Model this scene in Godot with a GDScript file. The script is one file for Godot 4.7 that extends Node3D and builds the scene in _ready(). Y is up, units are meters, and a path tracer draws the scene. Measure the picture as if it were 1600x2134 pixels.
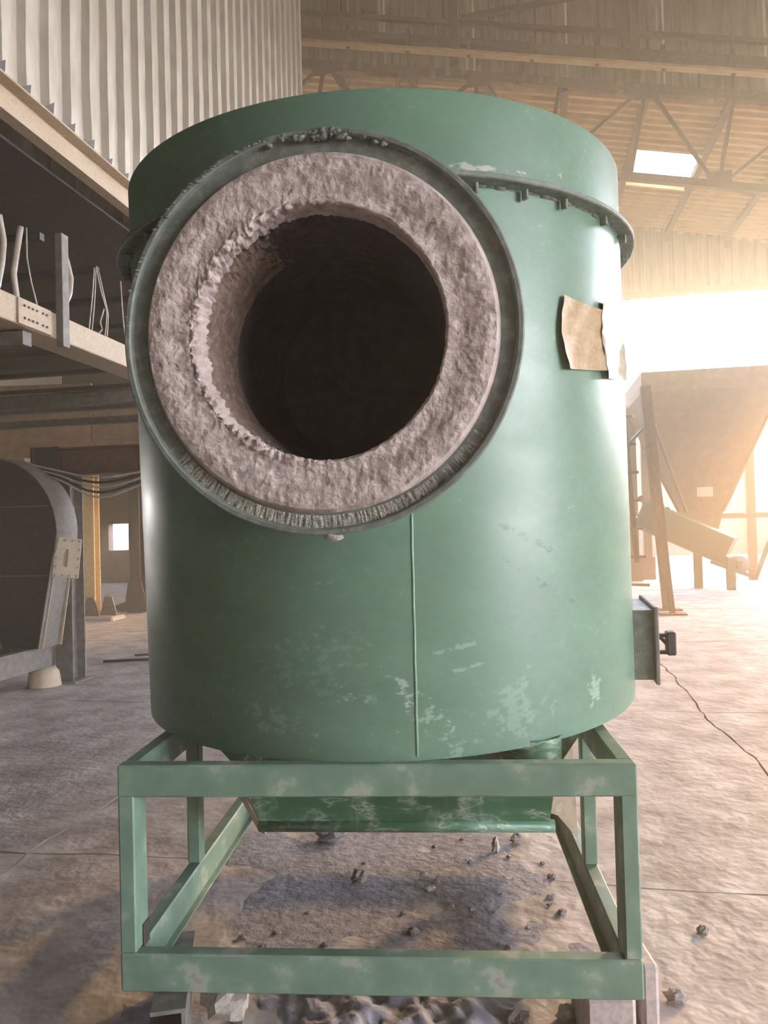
extends Node3D
# Hall axes: s runs along the hall away from the camera, t across it to the right.
const HALL_TURN := -10.5
const TAU8 := TAU / 8.0
var M := {}
var used := {}
var roof: Node3D
var hall := Basis(Vector3.UP, deg_to_rad(HALL_TURN))


func _ready() -> void:
	# ---- camera, sky, sun, air, exposure
	var cam := Camera3D.new()
	cam.name = "camera"
	cam.fov = 2.0 * rad_to_deg(atan(1067.0 / 1600.0))
	cam.near = 0.05
	cam.far = 300.0
	cam.position = Vector3(0, 1.55, 0)
	cam.basis = Basis(Vector3.RIGHT, atan(33.0 / 1600.0)) * Basis(Vector3.BACK, deg_to_rad(-1.5))
	add_child(cam)
	cam.current = true
	var sky_mat := ProceduralSkyMaterial.new()
	sky_mat.sky_top_color = Color(0.64, 0.73, 0.9)
	sky_mat.sky_horizon_color = Color(0.95, 0.94, 0.93)
	sky_mat.ground_bottom_color = Color(0.6, 0.57, 0.54)
	sky_mat.ground_horizon_color = Color(0.8, 0.77, 0.73)
	sky_mat.sky_energy_multiplier = 4.4
	sky_mat.ground_energy_multiplier = 2.3
	var sky := Sky.new()
	sky.sky_material = sky_mat
	var env := Environment.new()
	env.background_mode = Environment.BG_SKY
	env.sky = sky
	env.tonemap_mode = Environment.TONE_MAPPER_LINEAR
	env.tonemap_exposure = 3.0
	env.sdfgi_enabled = true
	env.ssao_enabled = true
	env.ssil_enabled = true
	env.volumetric_fog_enabled = true
	env.volumetric_fog_density = 0.026
	env.volumetric_fog_albedo = Color(1.0, 0.88, 0.7)
	env.volumetric_fog_anisotropy = 0.55
	var we := WorldEnvironment.new()
	we.name = "world_environment"
	we.environment = env
	add_child(we)
	var sun := DirectionalLight3D.new()
	sun.name = "sun"
	sun.light_color = Color(1.0, 0.82, 0.58)
	sun.light_energy = 2.0
	sun.light_angular_distance = 4.0
	sun.shadow_enabled = true
	var az := deg_to_rad(45.0)
	var el := deg_to_rad(19.0)
	sun.basis = Basis.looking_at(-Vector3(sin(az) * cos(el), sin(el), -cos(az) * cos(el)))
	add_child(sun)

	materials()
	shell()
	floor_slabs()
	left_structure()
	fan()
	left_floor_columns()
	roof_truss()
	hopper_station()
	frame()
	furnace()
	stones()


# ------------------------------------------------------------------ materials
func noise_tex(sd: int, freq: float, stops: Array, oct := 5, size := 512, kind := FastNoiseLite.TYPE_SIMPLEX_SMOOTH) -> NoiseTexture2D:
	var n := FastNoiseLite.new()
	n.seed = sd
	n.frequency = freq
	n.noise_type = kind
	n.fractal_octaves = oct
	n.fractal_gain = 0.55
	var t := NoiseTexture2D.new()
	t.width = size
	t.height = size
	t.seamless = true
	t.noise = n
	var g := Gradient.new()
	var offs := PackedFloat32Array()
	var cols := PackedColorArray()
	for s in stops:
		offs.append(s[0])
		cols.append(s[1])
	g.offsets = offs
	g.colors = cols
	t.color_ramp = g
	return t


func mat(called: String, stops: Array, rough: float, scale: Vector3, sd: int, freq := 0.02, metal := 0.0, oct := 5) -> StandardMaterial3D:
	var m := StandardMaterial3D.new()
	m.resource_name = called
	m.albedo_texture = noise_tex(sd, freq, stops, oct)
	m.roughness = rough
	m.metallic = metal
	m.uv1_triplanar = true
	m.uv1_world_triplanar = true
	m.uv1_scale = scale
	m.cull_mode = BaseMaterial3D.CULL_DISABLED
	M[called] = m
	return m


func relief(m: StandardMaterial3D, sd: int, freq: float, cm: float, oct := 5, lo := 0.0, hi := 1.0) -> void:
	m.heightmap_enabled = true
	m.heightmap_texture = noise_tex(sd, freq, [[lo, Color.BLACK], [hi, Color.WHITE]], oct)
	m.heightmap_scale = cm


func materials() -> void:
	var m := mat("frame_green", [[0.0, Color(0.36, 0.46, 0.4)], [0.5, Color(0.41, 0.51, 0.44)], [0.66, Color(0.45, 0.54, 0.47)], [0.74, Color(0.55, 0.6, 0.54)], [0.85, Color(0.6, 0.61, 0.56)], [1.0, Color(0.5, 0.48, 0.45)]], 0.55, Vector3(1.1, 1.1, 1.1), 3, 0.009, 0.0, 8)
	relief(m, 4, 0.03, 0.03)
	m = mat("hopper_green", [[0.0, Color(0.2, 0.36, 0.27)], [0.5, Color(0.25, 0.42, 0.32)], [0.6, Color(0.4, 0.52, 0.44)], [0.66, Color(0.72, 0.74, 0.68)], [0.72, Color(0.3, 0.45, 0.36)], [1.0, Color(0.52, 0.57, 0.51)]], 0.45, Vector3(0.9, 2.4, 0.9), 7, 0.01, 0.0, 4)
	m = mat("castable", [[0.0, Color(0.53, 0.48, 0.46)], [0.35, Color(0.65, 0.6, 0.575)], [0.6, Color(0.73, 0.68, 0.655)], [1.0, Color(0.82, 0.77, 0.74)]], 0.95, Vector3(1.6, 1.6, 1.6), 11, 0.02, 0.0, 6)
	relief(m, 12, 0.03, 0.35, 6, 0.25, 0.8)
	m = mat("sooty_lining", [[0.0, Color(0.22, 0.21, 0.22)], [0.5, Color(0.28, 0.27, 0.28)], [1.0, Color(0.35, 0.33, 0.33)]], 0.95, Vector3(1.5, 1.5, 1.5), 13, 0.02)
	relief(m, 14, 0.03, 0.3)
	m = mat("lit_burnt_lining", [[0.0, Color(0.33, 0.27, 0.24)], [0.5, Color(0.46, 0.39, 0.35)], [0.75, Color(0.56, 0.49, 0.44)], [1.0, Color(0.7, 0.62, 0.55)]], 0.95, Vector3(1.5, 1.5, 1.5), 19, 0.03, 0.0, 6)  # crust colour lightened to carry the direct light on the left wall
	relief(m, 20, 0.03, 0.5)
	m = mat("flange_green", [[0.0, Color(0.33, 0.36, 0.34)], [0.5, Color(0.41, 0.44, 0.41)], [0.75, Color(0.48, 0.5, 0.46)], [1.0, Color(0.57, 0.57, 0.53)]], 0.55, Vector3(2, 2, 2), 15, 0.02)
	relief(m, 16, 0.04, 0.15)
	m = mat("mortar_crust", [[0.0, Color(0.5, 0.54, 0.5)], [0.5, Color(0.7, 0.7, 0.66)], [1.0, Color(0.85, 0.82, 0.77)]], 0.95, Vector3(9, 9, 9), 17, 0.02)
	relief(m, 18, 0.05, 0.6)
	m = mat("concrete", [[0.0, Color(0.47, 0.44, 0.42)], [0.35, Color(0.57, 0.54, 0.52)], [0.6, Color(0.64, 0.61, 0.59)], [0.8, Color(0.69, 0.66, 0.64)], [1.0, Color(0.76, 0.74, 0.72)]], 0.75, Vector3(0.35, 0.35, 0.35), 21, 0.012, 0.0, 6)
	m.heightmap_enabled = true
	m.heightmap_texture = noise_tex(22, 0.05, [[0.2, Color.BLACK], [0.8, Color.WHITE]], 4)
	m.heightmap_scale = 0.5
	mat("joint_dirt", [[0.0, Color(0.2, 0.18, 0.17)], [1.0, Color(0.36, 0.33, 0.3)]], 0.95, Vector3(2, 2, 2), 23)
	m = mat("pale_sheet", [[0.0, Color(0.68, 0.66, 0.63)], [0.5, Color(0.76, 0.74, 0.7)], [1.0, Color(0.83, 0.81, 0.77)]], 0.42, Vector3(0.8, 0.25, 0.8), 25, 0.015, 0.25)
	m = mat("rusty_sheet", [[0.0, Color(0.44, 0.3, 0.23)], [0.35, Color(0.52, 0.44, 0.36)], [0.6, Color(0.57, 0.51, 0.43)], [1.0, Color(0.5, 0.34, 0.26)]], 0.7, Vector3(0.5, 0.06, 0.5), 27, 0.015, 0.1)
	mat("roof_sheet", [[0.0, Color(0.66, 0.5, 0.33)], [0.5, Color(0.78, 0.61, 0.42)], [1.0, Color(0.84, 0.69, 0.5)]], 0.6, Vector3(0.2, 0.2, 0.2), 29, 0.02, 0.1)
	m = mat("rust_steel", [[0.0, Color(0.29, 0.19, 0.15)], [0.5, Color(0.37, 0.25, 0.19)], [1.0, Color(0.46, 0.34, 0.26)]], 0.75, Vector3(1, 1, 1), 31)
	m = mat("hopper_rust", [[0.0, Color(0.36, 0.24, 0.18)], [0.5, Color(0.44, 0.3, 0.22)], [1.0, Color(0.52, 0.38, 0.28)]], 0.75, Vector3(0.4, 0.4, 0.4), 33)
	mat("dark_steel", [[0.0, Color(0.14, 0.14, 0.15)], [0.6, Color(0.19, 0.19, 0.2)], [1.0, Color(0.3, 0.28, 0.27)]], 0.6, Vector3(1, 1, 1), 35)
	mat("grey_steel", [[0.0, Color(0.34, 0.33, 0.32)], [0.5, Color(0.42, 0.41, 0.39)], [1.0, Color(0.55, 0.52, 0.49)]], 0.6, Vector3(1, 1, 1), 37)
	m = mat("dusty_beam", [[0.0, Color(0.6, 0.54, 0.47)], [0.5, Color(0.72, 0.66, 0.58)], [0.7, Color(0.66, 0.6, 0.52)], [1.0, Color(0.82, 0.77, 0.69)]], 0.7, Vector3(1.2, 1.2, 1.2), 39, 0.02, 0.0, 6)
	mat("beige_panel", [[0.0, Color(0.62, 0.52, 0.43)], [0.5, Color(0.7, 0.6, 0.5)], [1.0, Color(0.77, 0.68, 0.57)]], 0.5, Vector3(0.5, 0.5, 0.5), 41)
	mat("red_oxide", [[0.0, Color(0.27, 0.19, 0.17)], [0.5, Color(0.34, 0.25, 0.23)], [1.0, Color(0.42, 0.34, 0.31)]], 0.7, Vector3(0.9, 0.9, 0.9), 43)
	mat("cream_steel", [[0.0, Color(0.72, 0.62, 0.46)], [0.5, Color(0.8, 0.7, 0.53)], [1.0, Color(0.84, 0.77, 0.64)]], 0.6, Vector3(0.9, 0.9, 0.9), 45)
	m = mat("masonry", [[0.0, Color(0.42, 0.38, 0.36)], [0.5, Color(0.54, 0.5, 0.47)], [1.0, Color(0.66, 0.61, 0.57)]], 0.9, Vector3(0.4, 0.4, 0.4), 47, 0.02, 0.0, 6)
	relief(m, 48, 0.03, 1.0)
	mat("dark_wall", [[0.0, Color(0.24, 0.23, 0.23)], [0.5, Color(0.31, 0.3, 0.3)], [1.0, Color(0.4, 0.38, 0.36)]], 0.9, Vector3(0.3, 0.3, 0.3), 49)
	mat("stone", [[0.0, Color(0.38, 0.36, 0.36)], [0.5, Color(0.5, 0.47, 0.46)], [1.0, Color(0.64, 0.6, 0.58)]], 0.95, Vector3(9, 9, 9), 51)
	mat("pale_stone", [[0.0, Color(0.5, 0.48, 0.46)], [0.5, Color(0.65, 0.62, 0.58)], [1.0, Color(0.76, 0.72, 0.67)]], 0.95, Vector3(6, 6, 6), 53)
	m = mat("ash", [[0.0, Color(0.41, 0.41, 0.44)], [0.5, Color(0.51, 0.5, 0.53)], [1.0, Color(0.62, 0.6, 0.61)]], 1.0, Vector3(1.2, 1.2, 1.2), 55)  # grey-lavender tint stands in for the shade under the drum
	relief(m, 56, 0.03, 0.5)
	mat("pale_block", [[0.0, Color(0.58, 0.54, 0.52)], [1.0, Color(0.72, 0.67, 0.64)]], 0.9, Vector3(3, 3, 3), 57)
	mat("brown_paper", [[0.0, Color(0.52, 0.42, 0.28)], [0.5, Color(0.62, 0.51, 0.35)], [1.0, Color(0.68, 0.58, 0.42)]], 0.5, Vector3(5, 5, 5), 59)
	mat("clear_tape", [[0.0, Color(0.62, 0.6, 0.52)], [1.0, Color(0.74, 0.72, 0.64)]], 0.15, Vector3(3, 3, 3), 60)
	mat("pale_cable", [[0.0, Color(0.6, 0.57, 0.53)], [1.0, Color(0.72, 0.69, 0.65)]], 0.4, Vector3(2, 2, 2), 61)
	mat("black_cable", [[0.0, Color(0.14, 0.14, 0.14)], [1.0, Color(0.26, 0.25, 0.24)]], 0.5, Vector3(2, 2, 2), 62)
	mat("conveyor_green", [[0.0, Color(0.2, 0.26, 0.21)], [1.0, Color(0.3, 0.35, 0.28)]], 0.6, Vector3(1, 1, 1), 63)
	mat("coal", [[0.0, Color(0.35, 0.22, 0.14)], [1.0, Color(0.55, 0.4, 0.28)]], 0.8, Vector3(4, 4, 4), 64)
	mat("white_plastic", [[0.0, Color(0.8, 0.78, 0.74)], [1.0, Color(0.88, 0.86, 0.82)]], 0.4, Vector3(2, 2, 2), 65)
	mat("paint_run", [[0.0, Color(0.42, 0.58, 0.48)], [1.0, Color(0.55, 0.68, 0.58)]], 0.3, Vector3(3, 3, 3), 66)
	var sk := StandardMaterial3D.new()
	sk.resource_name = "skylight_plastic"
	sk.albedo_color = Color(0.92, 0.92, 0.88)
	sk.roughness = 0.6
	sk.backlight_enabled = true
	sk.backlight = Color(0.95, 0.95, 0.9)
	sk.cull_mode = BaseMaterial3D.CULL_DISABLED
	M["skylight_plastic"] = sk
	drum_paint()


func drum_paint() -> void:
	# green paint with the scuffs, scrapes and dust smears seen on the drum; u = angle round the drum, v = height
	var W := 2048
	var H := 1024
	var n := FastNoiseLite.new()
	n.seed = 71
	n.frequency = 0.008
	n.fractal_octaves = 6
	var base := n.get_seamless_image(W, H)
	n.seed = 72
	n.frequency = 0.055
	n.fractal_octaves = 6
	n.fractal_gain = 0.7
	var fine := n.get_seamless_image(W, H)
	var img := Image.create(W, H, false, Image.FORMAT_RGB8)
	var a := base.get_data()
	var b := fine.get_data()
	var out := PackedByteArray()
	out.resize(W * H * 3)
	for i in W * H:
		var k := a[i] / 255.0 - 0.5
		var f := b[i] / 255.0
		var s := 1.0 + 0.12 * k + 0.08 * (f - 0.5)
		var d := 0.55 if f > 0.79 and k > 0.08 else 0.0
		out[i * 3] = int(clampf(lerpf(97.0 * s, 140.0, d), 0, 255))
		out[i * 3 + 1] = int(clampf(lerpf(127.0 * s, 160.0, d), 0, 255))
		out[i * 3 + 2] = int(clampf(lerpf(108.0 * s, 146.0, d), 0, 255))
	img = Image.create_from_data(W, H, false, Image.FORMAT_RGB8, out)
	# patches of scraped paint: angle, height, half width, half height, slope, strength, colour
	var pale := Color(0.66, 0.74, 0.67)
	var dark := Color(0.24, 0.38, 0.31)
	var marks := [[-6.0, 0.205, 3.2, 0.03, 0.0, 0.8, pale], [2.0, 0.2, 3.0, 0.045, -0.012, 0.95, pale], [6.5, 0.13, 5.0, 0.05, -0.01, 0.7, pale],
		[9.5, 0.06, 2.6, 0.07, -0.01, 0.5, pale], [-22.0, 0.12, 7.0, 0.05, -0.006, 0.35, pale], [42.0, 0.13, 3.0, 0.06, 0.0, 0.8, pale],
		[22.0, 0.69, 4.0, 0.012, -0.006, 0.7, dark], [26.0, 0.655, 5.0, 0.014, -0.008, 0.8, dark], [28.0, 0.51, 7.0, 0.018, -0.012, 0.6, dark],
		[33.0, 0.47, 6.0, 0.012, -0.01, 0.55, dark], [10.0, 0.33, 5.0, 0.008, 0.003, 0.5, pale], [13.0, 0.27, 4.0, 0.007, 0.003, 0.5, pale],
		[18.0, 1.79, 5.0, 0.012, 0.001, 0.9, Color(0.8, 0.76, 0.7)], [27.0, 1.795, 3.0, 0.012, 0.001, 0.95, Color(0.84, 0.78, 0.74)], [37.0, 1.815, 2.5, 0.01, 0.001, 0.8, Color(0.84, 0.78, 0.74)],
		[-14.0, 0.3, 9.0, 0.1, 0.0, 0.22, pale], [20.0, 0.12, 10.0, 0.1, 0.0, 0.3, pale]]
	for q in marks:
		var u0 := int((q[0] - q[2] * 1.5 + 180.0) / 360.0 * W)
		var u1 := int((q[0] + q[2] * 1.5 + 180.0) / 360.0 * W)
		var rise: float = absf(q[4]) * q[2] * 1.5
		var v0 := int((1.0 - (q[1] + q[3] * 1.6 + rise) / 2.014) * H)
		var v1 := int((1.0 - (q[1] - q[3] * 1.6 - rise) / 2.014) * H)
		for y in range(maxi(v0, 0), mini(v1, H - 1)):
			for x in range(u0, u1):
				var ang := x * 360.0 / W - 180.0
				var hh := (1.0 - float(y) / H) * 2.014
				var du: float = (ang - q[0]) / q[2]
				var dv: float = (hh - q[1] - q[4] * (ang - q[0])) / q[3]
				var r := du * du + dv * dv
				if r > 2.2:
					continue
				var g: float = b[y * W + x] / 255.0 + 0.5 * (a[y * W + (x * 3) % W] / 255.0 - 0.5)
				var w := smoothstep(0.5, 0.62, g - 0.18 * r + 0.06) * float(q[5]) * 0.75
				if w > 0.0:
					img.set_pixel(x, y, img.get_pixel(x, y).lerp(q[6], w))
	var m := StandardMaterial3D.new()
	m.resource_name = "drum_green"
	m.albedo_texture = ImageTexture.create_from_image(img)
	m.roughness_texture = noise_tex(73, 0.02, [[0.0, Color(0.3, 0.3, 0.3)], [1.0, Color(0.5, 0.5, 0.5)]], 5)
	m.roughness = 1.0
	m.uv1_scale = Vector3.ONE
	m.cull_mode = BaseMaterial3D.CULL_DISABLED
	M["drum_green"] = m


# ------------------------------------------------------------------ helpers
func numbered(called: String, parent: Node) -> String:
	var key := str(parent.get_instance_id()) + called
	var k: int = used.get(key, -1) + 1
	used[key] = k
	return called if k == 0 else "%s_%03d" % [called, k]


func begin(smooth := false) -> SurfaceTool:
	var st := SurfaceTool.new()
	st.begin(Mesh.PRIMITIVE_TRIANGLES)
	st.set_smooth_group(0 if smooth else -1)
	return st


func obj(called: String, st: SurfaceTool, m: String, parent: Node = self) -> MeshInstance3D:
	st.generate_normals()
	return put(called, st.commit(), m, parent)


func put(called: String, mesh: Mesh, m: String, parent: Node = self) -> MeshInstance3D:
	var o := MeshInstance3D.new()
	o.name = numbered(called, parent)
	o.mesh = mesh
	o.material_override = M[m]
	parent.add_child(o, true)
	return o


func tag(o: Node, label: String, category: String, group := "", kind := "") -> Node:
	o.set_meta("label", label)
	o.set_meta("category", category)
	if group:
		o.set_meta("group", group)
	if kind:
		o.set_meta("kind", kind)
	return o


func thing(called: String, label: String, category: String, at := Vector3.ZERO, group := "", kind := "", in_hall := false) -> Node3D:
	var o := Node3D.new()
	o.name = numbered(called, self)
	add_child(o, true)
	o.position = hall * at if in_hall else at
	if in_hall:
		o.basis = hall
	tag(o, label, category, group, kind)
	return o


func H(s: float, t: float, y: float) -> Vector3:   # hall coordinates as local x, y, z of a thing turned with the hall
	return Vector3(t, y, -s)


func tri(st: SurfaceTool, a: Vector3, b: Vector3, c: Vector3) -> void:   # a, b, c counter-clockwise from outside
	st.add_vertex(a)
	st.add_vertex(c)
	st.add_vertex(b)


func quad(st: SurfaceTool, a: Vector3, b: Vector3, c: Vector3, d: Vector3) -> void:
	tri(st, a, b, c)
	tri(st, a, c, d)


func box(st: SurfaceTool, c: Vector3, size: Vector3, xf := Transform3D(), bev := 0.0) -> void:
	var h := size / 2.0
	bev = minf(bev, minf(h.x, minf(h.y, h.z)) * 0.45)
	if bev <= 0.0:
		var p := []
		for i in 8:
			p.append(xf * (c + Vector3(h.x if i & 1 else -h.x, h.y if i & 2 else -h.y, h.z if i & 4 else -h.z)))
		quad(st, p[4], p[5], p[7], p[6])
		quad(st, p[1], p[0], p[2], p[3])
		quad(st, p[5], p[1], p[3], p[7])
		quad(st, p[0], p[4], p[6], p[2])
		quad(st, p[6], p[7], p[3], p[2])
		quad(st, p[0], p[1], p[5], p[4])
		return
	var f := func(i: int, axis: int) -> Vector3:
		var s := Vector3(1 if i & 1 else -1, 1 if i & 2 else -1, 1 if i & 4 else -1)
		var v := Vector3(s.x * (h.x - bev), s.y * (h.y - bev), s.z * (h.z - bev))
		v[axis] = s[axis] * h[axis]
		return xf * (c + v)
	var faces := [[4, 5, 7, 6, 2], [1, 0, 2, 3, 2], [5, 1, 3, 7, 0], [0, 4, 6, 2, 0], [6, 7, 3, 2, 1], [0, 1, 5, 4, 1]]
	for q in faces:
		quad(st, f.call(q[0], q[4]), f.call(q[1], q[4]), f.call(q[2], q[4]), f.call(q[3], q[4]))
	var mid := xf * c
	for e in [[0, 1, 1, 2], [2, 3, 1, 2], [4, 5, 1, 2], [6, 7, 1, 2], [0, 2, 0, 2], [1, 3, 0, 2], [4, 6, 0, 2], [5, 7, 0, 2], [0, 4, 0, 1], [1, 5, 0, 1], [2, 6, 0, 1], [3, 7, 0, 1]]:
		var a: Vector3 = f.call(e[0], e[2])
		var b: Vector3 = f.call(e[1], e[2])
		var c2: Vector3 = f.call(e[1], e[3])
		var d: Vector3 = f.call(e[0], e[3])
		if (b - a).cross(c2 - a).dot(a - mid) >= 0:
			quad(st, a, b, c2, d)
		else:
			quad(st, d, c2, b, a)
	for i in 8:
		var a: Vector3 = f.call(i, 0)
		var b: Vector3 = f.call(i, 1)
		var c2: Vector3 = f.call(i, 2)
		if (b - a).cross(c2 - a).dot(a - mid) >= 0:
			tri(st, a, b, c2)
		else:
			tri(st, a, c2, b)


func along(a: Vector3, b: Vector3, up := Vector3.UP) -> Transform3D:   # z from a to b, y as near up as can be
	var z := (b - a).normalized()
	if absf(z.dot(up)) > 0.99:
		up = Vector3.BACK if absf(z.dot(Vector3.BACK)) < 0.9 else Vector3.RIGHT
	var x := up.cross(z).normalized()
	return Transform3D(Basis(x, z.cross(x), z), a)


func bar(st: SurfaceTool, a: Vector3, b: Vector3, w: float, h: float, up := Vector3.UP, bev := 0.0) -> void:
	var l := a.distance_to(b)
	box(st, Vector3(0, 0, l / 2), Vector3(w, h, l), along(a, b, up), bev)


func prism(st: SurfaceTool, poly: PackedVector2Array, xf: Transform3D, l: float) -> void:
	if Geometry2D.is_polygon_clockwise(poly):
		poly.reverse()
	var idx := Geometry2D.triangulate_polygon(poly)
	for i in range(0, idx.size(), 3):
		var p := [poly[idx[i]], poly[idx[i + 1]], poly[idx[i + 2]]]
		if (p[1] - p[0]).cross(p[2] - p[0]) < 0:
			p = [p[0], p[2], p[1]]
		tri(st, xf * Vector3(p[0].x, p[0].y, l), xf * Vector3(p[1].x, p[1].y, l), xf * Vector3(p[2].x, p[2].y, l))
		tri(st, xf * Vector3(p[0].x, p[0].y, 0), xf * Vector3(p[2].x, p[2].y, 0), xf * Vector3(p[1].x, p[1].y, 0))
	for i in poly.size():
		var a := poly[i]
		var b := poly[(i + 1) % poly.size()]
		quad(st, xf * Vector3(a.x, a.y, 0), xf * Vector3(b.x, b.y, 0), xf * Vector3(b.x, b.y, l), xf * Vector3(a.x, a.y, l))


func ibeam(st: SurfaceTool, a: Vector3, b: Vector3, w: float, h: float, th := 0.012, up := Vector3.UP) -> void:
	var x := w / 2
	var y := h / 2
	var k := th / 2
	prism(st, PackedVector2Array([Vector2(-x, -y), Vector2(x, -y), Vector2(x, -y + th), Vector2(k, -y + th), Vector2(k, y - th), Vector2(x, y - th), Vector2(x, y), Vector2(-x, y), Vector2(-x, y - th), Vector2(-k, y - th), Vector2(-k, -y + th), Vector2(-x, -y + th)]), along(a, b, up), a.distance_to(b))


func channel(st: SurfaceTool, a: Vector3, b: Vector3, w: float, h: float, th := 0.01, up := Vector3.UP) -> void:   # web at x = 0, flanges towards +x
	var y := h / 2
	prism(st, PackedVector2Array([Vector2(0, -y), Vector2(w, -y), Vector2(w, -y + th), Vector2(th, -y + th), Vector2(th, y - th), Vector2(w, y - th), Vector2(w, y), Vector2(0, y)]), along(a, b, up), a.distance_to(b))


func tube(st: SurfaceTool, pts: Array, r: float, n := 8) -> void:
	var rings := []
	var w: Vector3 = (pts[-1] - pts[0]).normalized()
	var up := Vector3.UP if absf(w.y) < 0.7 else Vector3(0.31, 0, 0.95)
	for i in pts.size():
		var d: Vector3 = (pts[mini(i + 1, pts.size() - 1)] - pts[maxi(i - 1, 0)]).normalized()
		var xf := along(Vector3.ZERO, d, up)
		var ring := []
		for k in n:
			ring.append(pts[i] + xf.basis * Vector3(cos(TAU * k / n), sin(TAU * k / n), 0) * r)
		rings.append(ring)
	for i in pts.size() - 1:
		for k in n:
			quad(st, rings[i][k], rings[i][(k + 1) % n], rings[i + 1][(k + 1) % n], rings[i + 1][k])
	for k in range(1, n - 1):
		tri(st, rings[0][0], rings[0][k + 1], rings[0][k])
		var e: Array = rings[-1]
		tri(st, e[0], e[k], e[k + 1])


func curve(a: Array, n := 24) -> Array:   # a smooth line through the points
	var c := Curve3D.new()
	for i in a.size():
		var d: Vector3 = (a[mini(i + 1, a.size() - 1)] - a[maxi(i - 1, 0)]) / 6.0
		c.add_point(a[i], -d, d)
	var out := []
	for i in n + 1:
		out.append(c.sample_baked(c.get_baked_length() * i / n, false))
	return out


func lathe(st: SurfaceTool, prof: Array, xf: Transform3D, n := 96, a0 := 0.0, a1 := TAU) -> void:   # prof: Vector2(radius, height along xf's y), upwards = outside first
	for i in prof.size() - 1:
		var p: Vector2 = prof[i]
		var q: Vector2 = prof[i + 1]
		for k in n:
			var t0 := a0 + (a1 - a0) * k / n
			var t1 := a0 + (a1 - a0) * (k + 1) / n
			var d0 := Vector3(sin(t0), 0, cos(t0))
			var d1 := Vector3(sin(t1), 0, cos(t1))
			quad(st, xf * (d0 * p.x + Vector3.UP * p.y), xf * (d1 * p.x + Vector3.UP * p.y), xf * (d1 * q.x + Vector3.UP * q.y), xf * (d0 * q.x + Vector3.UP * q.y))


func rock(st: SurfaceTool, c: Vector3, r: Vector3, sd: int, rough := 0.35) -> void:
	var n := FastNoiseLite.new()
	n.seed = sd
	n.frequency = 0.9
	n.fractal_octaves = 3
	var rows := 7
	var cols := 10
	var p := []
	for i in rows + 1:
		var row := []
		for k in cols:
			var th := PI * i / rows
			var ph := TAU * k / cols
			var d := Vector3(sin(th) * cos(ph), cos(th), sin(th) * sin(ph))
			var f := 1.0 + rough * 1.8 * n.get_noise_3dv(d * 1.4)
			row.append(c + Vector3(d.x * r.x, d.y * r.y, d.z * r.z) * f)
		p.append(row)
	for i in rows:
		for k in cols:
			var k2 := (k + 1) % cols
			quad(st, p[i][k], p[i][k2], p[i + 1][k2], p[i + 1][k])


func sheet(st: SurfaceTool, o: Vector3, u: Vector3, v: Vector3, nrm: Vector3, width: float, length: float, pitch: float, depth: float, rows := 1, dent: FastNoiseLite = null) -> void:
	# trapezoidal sheet: u across the ribs, v along them, both sides closed by the material's two faces
	var us := []
	var hs := []
	var k := 0
	while k * pitch < width - 0.001:
		for e in [[0.0, 0.0], [0.4, 0.0], [0.52, 1.0], [0.88, 1.0], [1.0, 0.0]]:
			var uu := minf((k + e[0]) * pitch, width)
			if us.is_empty() or uu > us[-1] + 0.0005:
				us.append(uu)
				hs.append(e[1] * depth)
		k += 1
	var g := []
	for r in rows + 1:
		var row := []
		var vv := length * r / rows
		for i in us.size():
			var p: Vector3 = o + u * us[i] + v * vv + nrm * hs[i]
			if dent:
				var fade := clampf(1.0 - vv / 2.6, 0.0, 1.0)
				p += nrm * dent.get_noise_3dv(p * 3.0) * 0.02 * fade + u * dent.get_noise_3dv(p * 2.0 + Vector3(7, 3, 1)) * 0.01 * fade
			row.append(p)
		g.append(row)
	for r in rows:
		for i in us.size() - 1:
			quad(st, g[r][i], g[r][i + 1], g[r + 1][i + 1], g[r + 1][i])


# ------------------------------------------------------------------ the hall
const S_UP := 17.0
const S_BAND := 24.7
const S_FAR := 36.0
func roof_y(t: float) -> float:
	return 11.5 - 0.21 * t


func slab(called: String, parent: Node, m: String, s0: float, s1: float, t0: float, t1: float, y0: float, y1: float) -> MeshInstance3D:
	var st := begin()
	box(st, H((s0 + s1) / 2, (t0 + t1) / 2, (y0 + y1) / 2), Vector3(absf(t1 - t0), y1 - y0, absf(s1 - s0)))
	return obj(called, st, m, parent)


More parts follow.
